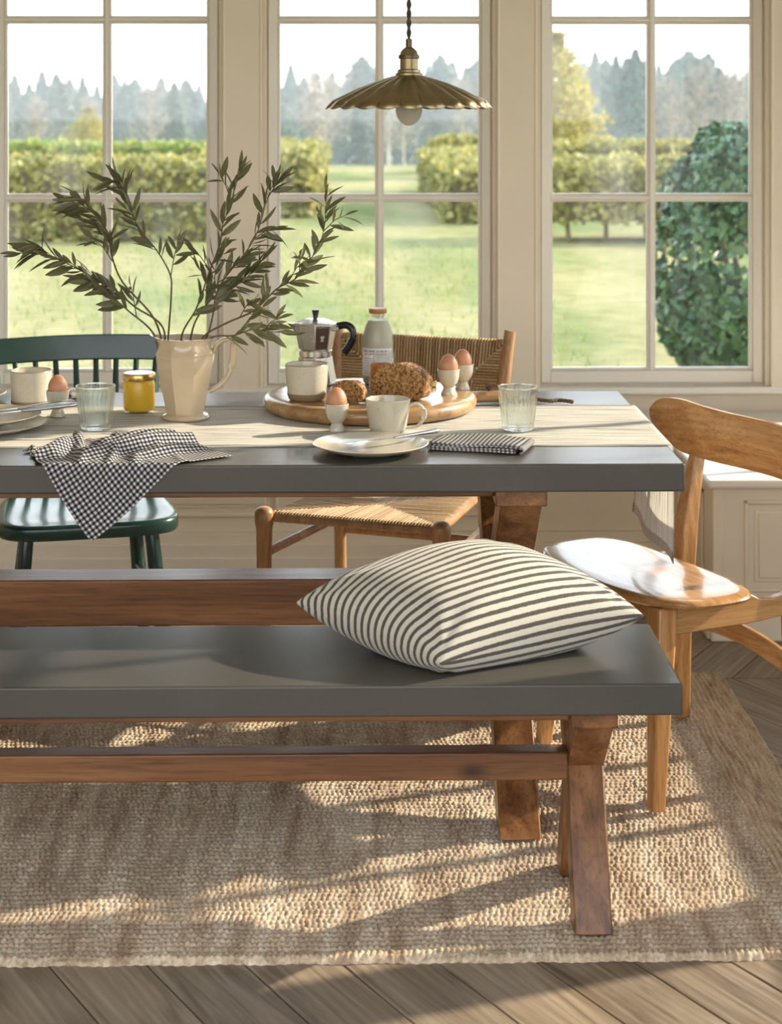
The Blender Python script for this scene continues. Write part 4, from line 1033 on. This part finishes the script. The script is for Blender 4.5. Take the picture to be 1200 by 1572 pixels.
def beaker(name, label, x, y, z, r0, r1, h, cat_='mug', brown=0.0, handle=False):
    c = thing(name, label, cat_, (x, y, z)); p = [(0.0, 0.0), (r0*0.82, 0.0), (r0*0.93, 0.003), (r0, 0.011), ((r0+r1)/2*1.005, h*0.5), (r1, h), (r1-0.0035, h), ((r0+r1)/2-0.005, h*0.5), (r0-0.008, 0.012), (0.0, 0.007)]
    lathe_part('body', p, M['ceramic'], c)
    if brown: lathe_part('base_band', [(0.0, -0.0004), (r0*0.825, -0.0004), (r0*0.935, 0.003), (r0+0.0006, 0.011), (r0+(r1-r0)*brown/h+0.0006, brown)], M['ceramic_base'], c)
    rm = MB(); rm.tube([((r1-0.0017)*math.cos(2*PI*i/40), (r1-0.0017)*math.sin(2*PI*i/40), h) for i in range(41)], 0.0017, 6, cap=False); rm.build('rim', M['rim'] if not handle else M['ceramic'], c)
    if handle:
        hp = cat([(r1-0.004, 0, h*0.80), (r1+0.012, 0, h*0.88), (r1+0.028, 0, h*0.74), (r1+0.029, 0, h*0.45), (r1+0.016, 0, h*0.2), (r0-0.001, 0, h*0.14)], 5)
        MB().sweep(hp, [[(0.0058*math.cos(a), 0.0036*math.sin(a)) for a in [2*PI*k/10 for k in range(10)]]]*len(hp)).build('handle', M['ceramic'], c, ang=60)
    return c
beaker('mug', 'cream stoneware mug with brown base standing on the round board', -0.119, 4.03, BT, 0.043, 0.049, 0.080, brown=0.017)
beaker('mug', 'plain cream mug behind the stacked plates', -0.766, 4.195, RT, 0.046, 0.0485, 0.079, brown=0.004)
cp = beaker('teacup', 'white teacup with a looped handle behind the front plate', 0.060, 3.825, RT, 0.040, 0.048, 0.070, 'cup', handle=True); cp.rotation_euler = (0, 0, R(-8))
def plate(label, x, y, z, r, h=0.020, group=None):
    p = thing('plate', label, 'plate', (x, y, z), 0, group)
    lathe_part('dish', [(0.0, 0.0), (r*0.55, 0.0), (r*0.60, 0.003), (r*0.80, h*0.42), (r*0.985, h*0.92), (r, h), (r*0.985, h+0.001), (r*0.80, h*0.42+0.005), (r*0.62, 0.0085), (r*0.3, 0.0075), (0.0, 0.0075)], M['ceramic'], p, 56)
    return p
plate('cream plate holding a knife at the front edge of the table', 0.022, 3.612, TZ+0.0005, 0.117, 0.019)
plate('lower cream plate of the stack of two', -0.805, 3.86, RT, 0.132, 0.017); plate('upper cream plate of the stack of two', -0.812, 3.865, RT+0.0165, 0.126, 0.017)
plate('cream plate under a dark checked napkin by the plain mug', -0.945, 4.27, TZ+0.001, 0.105, 0.017)
def knife(label, p0, p1, wid=0.018):
    p0, p1 = Vector(p0), Vector(p1); L = (p1-p0).length; k_ = thing('table_knife', label, 'knife', p0, 0); k_.rotation_euler = (p1-p0).to_track_quat('X', 'Z').to_euler()
    o = [(0.0, 0.0), (0.01, -wid*0.35), (0.05, -wid*0.5), (L*0.5, -wid*0.42), (L*0.52, wid*0.15), (0.03, wid*0.45), (0.005, wid*0.3)]
    MB().prism(o, -0.0006, 0.0006).build('blade', M['steel'], k_, smooth=False)
    MB().tube([(L*0.51, -wid*0.1, 0), (L*0.56, -wid*0.1, 0), (L*0.8, 0, 0), (L*0.97, 0, 0), (L, 0, 0)], [0.0025, 0.0034, 0.0045, 0.0052, 0.002], 8).build('handle', M['steel'], k_, ang=60)
knife('steel table knife resting across the front plate', (-0.030, 3.585, 0.7800), (0.165, 3.705, 0.7865))
knife('steel table knife lying over the stacked plates', (-0.86, 3.83, 0.7985), (-0.632, 3.985, 0.803), 0.016); knife('second steel knife beside it on the stacked plates', (-0.845, 3.80, 0.7985), (-0.618, 3.945, 0.803), 0.016)
def tumbler(label, x, y, r0, r1, h):
    g = thing('glass_tumbler', label, 'glass', (x, y, RT)); NR = 26
    rib = lambda q, z: 1+0.022*math.cos(q*NR)*(1.0 if 0.012 < z < h*0.84 else 0.0)
    mb = MB(); pr = [(r0*0.86, 0.0), (r0, 0.005), (r0*1.01, 0.013), ((r0+r1)/2, h*0.5), (r1*0.985, h*0.83), (r1, h*0.87), (r1, h), (r1-0.0022, h), (r1-0.003, h*0.85), ((r0+r1)/2-0.0035, h*0.5), (r0-0.004, 0.014), (0.0, 0.012)]
    seg = NR*6; 
    for i, (r, z) in enumerate(pr):
        for j in range(seg): q = 2*PI*j/seg; rr = r*(rib(q, z) if i < 7 else 1); mb.v.append((rr*math.cos(q), rr*math.sin(q), z))
    for i in range(len(pr)-1):
        for j in range(seg): k_ = (j+1) % seg; mb.f.append((i*seg+j, i*seg+k_, (i+1)*seg+k_, (i+1)*seg+j))
    mb.f.append(tuple(reversed(range(seg)))); mb.build('bowl', M['glass'], g, ang=60, merge=True)
    rm = MB(); rm.tube([((r1-0.0011)*math.cos(2*PI*i/40), (r1-0.0011)*math.sin(2*PI*i/40), h) for i in range(41)], 0.0014, 6, cap=False); rm.build('rim', M['glass'], g)
tumbler('ribbed clear glass tumbler standing alone on the runner', 0.340, 3.845, 0.034, 0.0425, 0.093); tumbler('ribbed clear glass tumbler between the gingham napkin and the egg cup', -0.569, 3.872, 0.033, 0.0425, 0.093)

# ---------------------------------------------------------------- jars and bottle
cj = thing('curd_jar', 'glass jar of yellow lemon curd with a gold lid beside the pitcher', 'jar', (-0.502, 4.09, RT))
lathe_part('glass', [(0.0, 0.0), (0.033, 0.0), (0.0365, 0.004), (0.0370, 0.010), (0.0370, 0.066), (0.0335, 0.074), (0.0335, 0.080)], M['jar'], cj)
k = NM('lemon_curd'); cv = k.ramp(k.noise(k.coord(), 14, 3), [(0.3, (0.88, 0.50, 0.03)), (0.7, (0.95, 0.60, 0.06))])
M['curd'] = k.done(k.bsdf(cv, 0.25)); lathe_part('curd', [(0.0, 0.003), (0.031, 0.004), (0.0352, 0.010), (0.0352, 0.065), (0.032, 0.073), (0.0, 0.073)], M['curd'], cj)
lathe_part('lid', [(0.0365, 0.074), (0.0372, 0.076), (0.0372, 0.087), (0.036, 0.0885), (0.033, 0.0875), (0.0, 0.0875)], M['gold'], cj)
lathe_part('lid_disc', [(0.0345, 0.0880), (0.034, 0.0892), (0.0, 0.0894)], m_plain('white_lid_print', (0.82, 0.80, 0.76), 0.3), cj)
hj = thing('honey_jar', 'open glass jar of amber honey behind the bread on the board', 'jar', (0.053, 4.152, BT))
lathe_part('glass', [(0.0, 0.0), (0.029, 0.0), (0.032, 0.004), (0.032, 0.060), (0.0275, 0.068), (0.0275, 0.072), (0.0292, 0.073), (0.0292, 0.076), (0.0275, 0.077), (0.0292, 0.080), (0.0292, 0.083), (0.0275, 0.084), (0.0275, 0.090), (0.0258, 0.090), (0.0258, 0.070), (0.0300, 0.060), (0.0300, 0.006), (0.0, 0.004)], M['jar'], hj)
k = NM('honey'); gl = k.n('ShaderNodeBsdfTransparent'); gl.inputs[0].default_value = (0.95, 0.55, 0.14, 1); tl = k.n('ShaderNodeBsdfTranslucent'); tl.inputs[0].default_value = (0.95, 0.42, 0.06, 1)
mx = k.n('ShaderNodeMixShader'); mx.inputs[0].default_value = 0.6; k.l(gl.outputs[0], mx.inputs[1]); k.l(tl.outputs[0], mx.inputs[2]); gs_ = k.bsdf((0.5, 0.2, 0.03), 0.15); m2 = k.n('ShaderNodeMixShader'); m2.inputs[0].default_value = 0.3; k.l(mx.outputs[0], m2.inputs[1]); k.l(gs_, m2.inputs[2])
lathe_part('honey', [(0.0, 0.005), (0.0292, 0.007), (0.0292, 0.058), (0.028, 0.062), (0.0, 0.062)], k.done(m2.outputs[0]), hj)
bo = thing('milk_bottle', 'round-shouldered glass bottle of pale milk with a brown cap on the board', 'bottle', (0.043, 4.262, BT))
bp = [(0.0, 0.0), (0.031, 0.0), (0.0365, 0.005), (0.037, 0.012), (0.037, 0.095), (0.0355, 0.115), (0.031, 0.135), (0.024, 0.150), (0.0185, 0.157), (0.017, 0.162), (0.017, 0.172)]
lathe_part('glass', bp, M['glass'], bo, 48)
lathe_part('milk', [(0.0, 0.003)] + [(r-0.0018, z+0.001) for r, z in bp[1:8]] + [(0.0, 0.151)], m_plain('pale_oat_milk', (0.66, 0.59, 0.44), 0.35), bo, 48)
lathe_part('cap', [(0.0, 0.168), (0.0205, 0.168), (0.0215, 0.170), (0.0215, 0.177), (0.0205, 0.179), (0.0, 0.179)], m_plain('brown_cap', (0.42, 0.17, 0.04), 0.4), bo)
def m_label():
    k = NM('printed_label'); c = k.n('ShaderNodeTexCoord'); sp = k.n('ShaderNodeSeparateXYZ'); k.l(c.outputs['UV'], sp.inputs[0])
    u, v = sp.outputs['X'], sp.outputs['Y']; tx = k.ramp(k.noise(k.coord('UV', (70, 1.5, 1)), 1.0, 1), [(0.46, 0), (0.5, 1)])
    def band(lo, hi, ulo, uhi):
        a = k.math('MULTIPLY', k.math('GREATER_THAN', v, lo), k.math('LESS_THAN', v, hi)); b = k.math('MULTIPLY', k.math('GREATER_THAN', u, ulo), k.math('LESS_THAN', u, uhi)); return k.math('MULTIPLY', k.math('MULTIPLY', a, b), tx)
    col = k.mix(band(0.86, 0.93, 0.1, 0.85), (0.74, 0.73, 0.70), (0.10, 0.16, 0.36)); col = k.mix(band(0.76, 0.82, 0.14, 0.8), col, (0.50, 0.16, 0.05))
    for i in range(7): col = k.mix(band(0.10+i*0.085, 0.135+i*0.085, 0.08, 0.45), col, (0.30, 0.31, 0.35))
    return k.done(k.bsdf(col, 0.5))
MB().grid(lambda u, v: (0.0374*math.cos(R(195+135*u)), 0.0374*math.sin(R(195+135*u)), 0.022+0.066*v), 24, 2).build('label', m_label(), bo, ang=80)
gl_ = MB().lathe([(0.0, 0.0), (0.026, 0.0), (0.029, 0.002), (0.029, 0.012), (0.0275, 0.013), (0.0265, 0.004), (0.0, 0.003)], 36).build('jar_lid', M['gold'], None); gl_.location = (0.152, 4.222, BT)
tag(gl_, 'loose gold jar lid lying on the board behind the bread', 'lid')

# ---------------------------------------------------------------- moka pot
mk = thing('moka_pot', 'eight-sided aluminium stovetop coffee pot with black handle on the board', 'coffee pot', (-0.105, 4.262, BT), R(-22))
def oct_lathe(prof, seg=8, off=PI/8):
    mb = MB()
    for (r, z) in prof:
        for j in range(seg): q = 2*PI*j/seg+off; mb.v.append((r*math.cos(q), r*math.sin(q), z))
    for i in range(len(prof)-1):
        for j in range(seg): k_ = (j+1) % seg; mb.f.append((i*seg+j, i*seg+k_, (i+1)*seg+k_, (i+1)*seg+j))
    mb.f.append(tuple(reversed(range(seg)))); mb.f.append(tuple((len(prof)-1)*seg+j for j in range(seg))); return mb
oct_lathe([(0.049, 0.0), (0.051, 0.003), (0.040, 0.066)]).build('boiler', M['alu'], mk, bevel=0.0012)
MB().lathe([(0.038, 0.066), (0.0395, 0.068), (0.0395, 0.080), (0.036, 0.082)], 40).build('collar', M['alu'], mk)
oct_lathe([(0.036, 0.081), (0.040, 0.084), (0.0515, 0.142)]).build('upper_chamber', M['alu'], mk, bevel=0.0012)
oct_lathe([(0.052, 0.142), (0.051, 0.146), (0.028, 0.154), (0.008, 0.156)]).build('lid', M['alu'], mk, bevel=0.0012)
MB().lathe([(0.0, 0.155), (0.0065, 0.155), (0.0055, 0.158), (0.0085, 0.173), (0.0085, 0.176), (0.0, 0.177)], 20).build('knob', M['bakelite'], mk)
sp_ = MB(); sp_.hexa([(-0.043, -0.009, 0.115), (-0.040, -0.009, 0.115), (-0.040, 0.009, 0.115), (-0.043, 0.009, 0.115), (-0.072, -0.006, 0.142), (-0.046, -0.016, 0.142), (-0.046, 0.016, 0.142), (-0.072, 0.006, 0.142)]); sp_.build('spout', M['alu'], mk, bevel=0.002)
MB().box(0.044, 0.062, -0.007, 0.007, 0.128, 0.144).build('handle_bracket', M['alu'], mk, bevel=0.002)
hp = cat([(0.056, 0, 0.139), (0.078, 0, 0.143), (0.093, 0, 0.135), (0.097, 0, 0.118), (0.089, 0, 0.098), (0.074, 0, 0.078)], 6)
MB().sweep(hp, [[(0.0075*math.cos(a), 0.009*math.sin(a)) for a in [2*PI*k/10 for k in range(10)]]]*len(hp)).build('handle', M['bakelite'], mk, ang=60)
# dark facet plate with a small pale crown-topped mark
cd_ = math.cos(PI/8); q0 = R(-67.5+22.5-0.0)
def facet(face_ang, u, z, out):   # u across the facet, at height z
    r = (0.040 + (0.0515-0.040)*(z-0.084)/(0.142-0.084))*cd_ + out; return (r*math.cos(face_ang) - u*math.sin(face_ang), r*math.sin(face_ang) + u*math.cos(face_ang), z)
FA = R(-45)
pn = MB(); zs = (0.088, 0.136); pn.v = [facet(FA, -0.0125, zs[0], 0.0002), facet(FA, 0.0125, zs[0], 0.0002), facet(FA, 0.0165, zs[1], 0.0002), facet(FA, -0.0165, zs[1], 0.0002), facet(FA, -0.0125, zs[0], 0.001), facet(FA, 0.0125, zs[0], 0.001), facet(FA, 0.0165, zs[1], 0.001), facet(FA, -0.0165, zs[1], 0.001)]
pn.f = [(0,3,2,1),(4,5,6,7),(0,1,5,4),(1,2,6,5),(2,3,7,6),(3,0,4,7)]; pno = pn.build('facet_panel', m_plain('brown_panel', (0.075, 0.05, 0.038), 0.35), mk, smooth=False)
em = MB(); oe = [(-5,-8),(5,-8),(5,-6),(3.4,-5),(3,0),(5.5,2),(6.5,7),(3.2,4.5),(2,8),(0,5),(-2,8),(-3.2,4.5),(-6.5,7),(-5.5,2),(-3,0),(-3.4,-5),(-5,-6)]
em.v = [facet(FA, a*0.0009, 0.112+b*0.0009, 0.0012) for a, b in oe]; em.f = [tuple(range(len(oe)))]; em.build('emblem', m_plain('pale_emblem', (0.55, 0.48, 0.36), 0.5), pno, smooth=False)

# ---------------------------------------------------------------- round board with handle and cord
M['mango'] = m_wood('mango_wood', (0.27, 0.14, 0.055), (0.45, 0.27, 0.12), (0.58, 0.39, 0.20), 'x', 0.28, 18, 0.12, coat=0.4, ring=5)
bd_ = thing('serving_board', 'thick round mango-wood serving board with a short handle', 'serving board', (0.024, 4.125, RT), 0)
Rb = 0.245; lathe_part('board', [(0.0, 0.0), (Rb-0.016, 0.0), (Rb-0.006, 0.005), (Rb, 0.014), (Rb, 0.023), (Rb-0.005, 0.032), (Rb-0.014, 0.0357), (Rb-0.03, 0.036), (0.0, 0.036)], M['mango'], bd_, 96, 50)
hd = cat([(0.232, 0.045, 0.018), (0.262, 0.05, 0.018), (0.295, 0.057, 0.018), (0.325, 0.063, 0.018), (0.336, 0.065, 0.018)], 4)
MB().sweep(hd, [[((0.024 - 0.004*math.sin(PI*min(1, i/12)) if i < 15 else 0.012)*math.cos(a), (0.013 if i < 15 else 0.007)*math.sin(a)) for a in [2*PI*k/14 for k in range(14)]] for i in range(len(hd))]).build('handle', M['mango'], bd_, ang=60)
k = NM('braided_cord'); cv = k.ramp(k.noise(k.coord(), 140, 2), [(0.3, (0.09, 0.055, 0.025)), (0.7, (0.26, 0.17, 0.085))]); M['cord'] = k.done(k.bsdf(cv, 0.8))
cc = thing('hanging_cord', 'braided brown cord looped through the serving board handle', 'cord', (0.330, 4.186, RT), 0)
base = cat([(-0.032, 0.028, 0.038), (-0.012, -0.02, 0.043), (0.012, -0.034, 0.022), (0.026, -0.012, 0.006), (0.055, 0.010, 0.0055), (0.085, 0.024, 0.0055), (0.115, 0.004, 0.0055), (0.140, 0.012, 0.0055), (0.168, -0.012, 0.0055)], 10)
base2 = cat([(-0.032, 0.028, 0.038), (-0.02, 0.048, 0.024), (0.008, 0.040, 0.007), (0.03, 0.006, 0.006), (0.055, 0.010, 0.0055)], 8)
for bs in (base, base2):
    for ph in (0, 2.1, 4.2):
        q_ = [p + Vector((0, 0.0026*math.cos(i*0.75+ph), 0.0026*math.sin(i*0.75+ph))) for i, p in enumerate(bs)]; MB().tube(q_, 0.0026, 6).build('strand', M['cord'], cc, ang=80)

# ---------------------------------------------------------------- bread
def m_crumb():
    k = NM('wholegrain_crumb'); v = k.coord(); n = k.noise(v, 190, 4); vo = k.n('ShaderNodeTexVoronoi'); vo.inputs['Scale'].default_value = 150; k.l(v, vo.inputs['Vector'])
    c = k.ramp(n, [(0.34, (0.10, 0.045, 0.015)), (0.48, (0.34, 0.18, 0.07)), (0.66, (0.56, 0.36, 0.17))]); h = k.ramp(vo.outputs['Distance'], [(0.1, 0.0), (0.5, 1.0)])
    return k.done(k.bsdf(c, 0.9, k.bump(k.math('ADD', h, n), 0.9, 0.003), spec=0.1))
def m_crust():
    k = NM('floured_crust'); v = k.coord(); n = k.noise(v, 38, 5, 0.8); s_ = k.noise(v, 170, 3)
    c = k.ramp(n, [(0.32, (0.05, 0.022, 0.010)), (0.5, (0.20, 0.085, 0.03)), (0.68, (0.48, 0.27, 0.11))]); c = k.mix(k.ramp(s_, [(0.58, 0), (0.66, 0.7)]), c, (0.72, 0.62, 0.46))
    return k.done(k.bsdf(c, 0.75, k.bump(k.math('ADD', n, s_), 0.9, 0.004), spec=0.25))
M['crumb'] = m_crumb(); M['crust'] = m_crust()
def bread_piece(name, label, L0, L1, W, H, loc, rz, tilt=0.0):
    """loaf section between cuts at x=L0 and x=L1 (local); L1 None: rounded heel"""
    t = thing(name, label, 'bread', loc, rz); t.rotation_euler = (tilt, 0, rz); heel = L1 is None; n_ = 22; m_ = 30; cr = MB(); Le = 0.085 if heel else L1
    def ring(x, sc):
        r = []
        for j in range(m_):
            a = 2*PI*j/m_; yy = W*math.cos(a); zz = H*0.5 + H*0.5*math.sin(a); zz = zz if math.sin(a) > 0 else H*0.5+H*0.5*math.copysign(abs(math.sin(a))**0.25, math.sin(a))
            p = Vector((x, yy*sc, H*0.42+(zz-H*0.42)*sc)); nn = mnoise.noise(p*38+Vector((3, 1, L0*50))); p += Vector((0, math.cos(a), max(0, math.sin(a))))*0.0035*nn
            p.z = max(0.0005, p.z); r.append(tuple(p))
        return r
    for i in range(n_+1):
        f = i/n_; x = L0+(Le-L0)*(math.sin(f*PI/2) if heel else f); sc = math.sqrt(max(0.0, 1-(max(0, (x-0.015))/(Le-0.015+1e-4))**2)) if heel else 1.0
        cr.v += ring(x, max(sc, 0.02))
    for i in range(n_):
        for j in range(m_): k_ = (j+1) % m_; cr.f.append((i*m_+j, i*m_+k_, (i+1)*m_+k_, (i+1)*m_+j))
    cr.build('crust', M['crust'], t, ang=80)
    for xe, sg in ((L0, -1),) + (() if heel else ((Le, 1),)):
        f_ = MB(); rg = ring(xe, 1.0); c_ = Vector((xe, 0, H*0.45)); f_.v.append(tuple(c_ + Vector((sg*0.0010, 0, 0)))); K = 7
        for q in range(1, K+1):
            for p in rg:
                pp_ = c_.lerp(Vector(p), q/K); d_ = mnoise.noise(pp_*120)*0.0013 if q < K else 0; f_.v.append((pp_.x+d_+(sg*0.0010 if q < K else 0), pp_.y, pp_.z))
        for j in range(m_): f_.f.append((0, 1+j, 1+(j+1) % m_))
        for q in range(K-1):
            for j in range(m_): k_ = (j+1) % m_; f_.f.append((1+q*m_+j, 1+(q+1)*m_+j, 1+(q+1)*m_+k_, 1+q*m_+k_))
        f_.build('crumb', M['crumb'], t, ang=80)
    return t
bread_piece('bread_loaf', 'half loaf of dark-crusted wholegrain bread with its cut side showing', -0.012, None, 0.066, 0.080, (0.090, 4.030, BT+0.0005), R(62))
bread_piece('bread_slice', 'cut slice of wholegrain bread leaning beside the loaf', 0.0, 0.018, 0.044, 0.050, (-0.028, 3.985, BT+0.0008), R(52), 0.0)

# ---------------------------------------------------------------- gingham napkins
def drape_napkin():
    """small cloth relaxation: a napkin bunched on the table with one corner over the front edge"""
    n = 50; S = 0.36; g = np.linspace(-0.5, 0.5, n); U_, V_ = np.meshgrid(g, g, indexing='ij'); rest = S/(n-1)
    a = R(38); x = (U_*math.cos(a)-V_*math.sin(a))*S; y = (U_*math.sin(a)+V_*math.cos(a))*S
    P = np.stack([-0.478 + x*0.74, 3.592 + y*0.92, np.full_like(x, 0.800)], -1)
    P[..., 2] += 0.030 + 0.030*np.sin((x*0.75+y*0.35)*46+0.6) + 0.012*np.sin(x*90+y*40)
    def ridge(P, ax, ay, bx, by, h, w_):     # cloth gathered underneath
        dx, dy_ = bx-ax, by-ay; t = np.clip(((P[..., 0]-ax)*dx+(P[..., 1]-ay)*dy_)/(dx*dx+dy_*dy_), 0, 1)
        d = np.hypot(P[..., 0]-ax-t*dx, P[..., 1]-ay-t*dy_); return h*np.exp(-(d/w_)**2)*(0.55+0.45*np.sin(PI*np.clip(t, 0.1, 0.9)))
    Q = P.copy(); yE = 3.484-0.004; zt = TZ+0.0042; zb = 0.705
    def con(A, B, L, k_):
        d = B-A; l = np.linalg.norm(d, axis=-1, keepdims=True)+1e-9; c = d*(0.5*k_*(l-L)/l); A += c; B -= c
    zt0 = zt
    for it in range(170):
        vel = (P-Q)*0.90; Q = P.copy(); P = P + vel; P[..., 2] -= 0.00022
        zt = zt0 + np.maximum.reduce([ridge(P, -0.53, 3.54, -0.34, 3.70, 0.034, 0.024), ridge(P, -0.61, 3.55, -0.585, 3.66, 0.030, 0.020), ridge(P, -0.52, 3.67, -0.37, 3.76, 0.026, 0.020), ridge(P, -0.44, 3.53, -0.33, 3.62, 0.020, 0.016)])
        for _ in range(7):
            for s0 in (0, 1):
                con(P[s0:-1:2], P[s0+1::2], rest, 0.9); con(P[:, s0:-1:2], P[:, s0+1::2], rest, 0.9)
            con(P[:-1, :-1], P[1:, 1:], rest*1.41421, 0.35); con(P[1:, :-1], P[:-1, 1:], rest*1.41421, 0.35)
            con(P[:-3], P[3:], rest*3*0.985, 0.07); con(P[:, :-3], P[:, 3:], rest*3*0.985, 0.07)
            inside = (P[..., 1] > yE) & (P[..., 2] < zt) & (P[..., 2] > zb-0.01)
            dy = P[..., 1]-yE; dz = zt-P[..., 2]; top = inside & (dz <= dy+0.004); fr = inside & ~top
            P[..., 2] = np.where(top, zt, P[..., 2]); P[..., 1] = np.where(fr, yE, P[..., 1])
        fric = P[..., 2] < zt+0.0012
        Q = np.where((fric & (P[..., 1] > yE))[..., None], P, Q)
    return P
DN = drape_napkin(); n_ = DN.shape[0]
nk = MB().grid(lambda u, v: DN[int(round(u*(n_-1))), int(round(v*(n_-1)))], n_-1, n_-1).build('gingham_napkin', M['gingham'], None, ang=80, solid=0.0016, sub=1)
tag(nk, 'rumpled navy gingham napkin hanging over the front edge of the table', 'napkin')
def folded_napkin(label, x, y, z, rz, L, W, layers, th, mat, seed):
    t = thing('folded_napkin', label, 'napkin', (x, y, z), rz); r = random.Random(seed)
    for i in range(layers):
        ph = r.uniform(0, 6); dx = r.uniform(-.006, .006); dy = r.uniform(-.004, .004); z0 = th*(i+0.5)
        def fn(u, v, z0=z0, ph=ph, dx=dx, dy=dy, i=i):
            a = (u-0.5)*L+dx*(u*2); b = (v-0.5)*W+dy
            e_ = max(0, (abs(u-0.5)-0.42)/0.08)
            return (a, b + 0.003*math.sin(a*30+ph), z0 + 0.0022*(i+1)/layers*(1+math.sin(a*34+ph*0.2+b*20)) - 0.35*z0*e_*e_*(0.6 if i else 0))
        MB().grid(fn, 40, 20).build('fold', mat, t, ang=80, solid=th*0.9)
    # rounded fold joining the layers along the right end
    bl_ = MB().grid(lambda u, v: (L/2 - 0.001 + 0.5*th*layers*math.sin(PI*u), (v-0.5)*W, th*0.5 + (layers-1)*th*(1-math.cos(PI*u))/2), 10, 20); bl_.build('fold_edge', mat, t, ang=80, solid=th*0.8)
folded_napkin('neatly folded navy gingham napkin beside the front plate', 0.245, 3.655, TZ+0.0008, R(-17), 0.190, 0.105, 4, 0.0038, M['gingham_f'], 4)
folded_napkin('dark checked napkin lying on the plate by the plain mug', -0.935, 4.27, TZ+0.0185, R(12), 0.135, 0.09, 3, 0.0045, m_gingham('dark_check', 9, (0.008, 0.008, 0.012), (0.45, 0.43, 0.40)), 8)
folded_napkin('small navy checked napkin behind the egg cup and plain mug', -0.735, 4.315, TZ+0.0008, R(-24), 0.125, 0.06, 4, 0.0045, M['gingham_f'], 9)
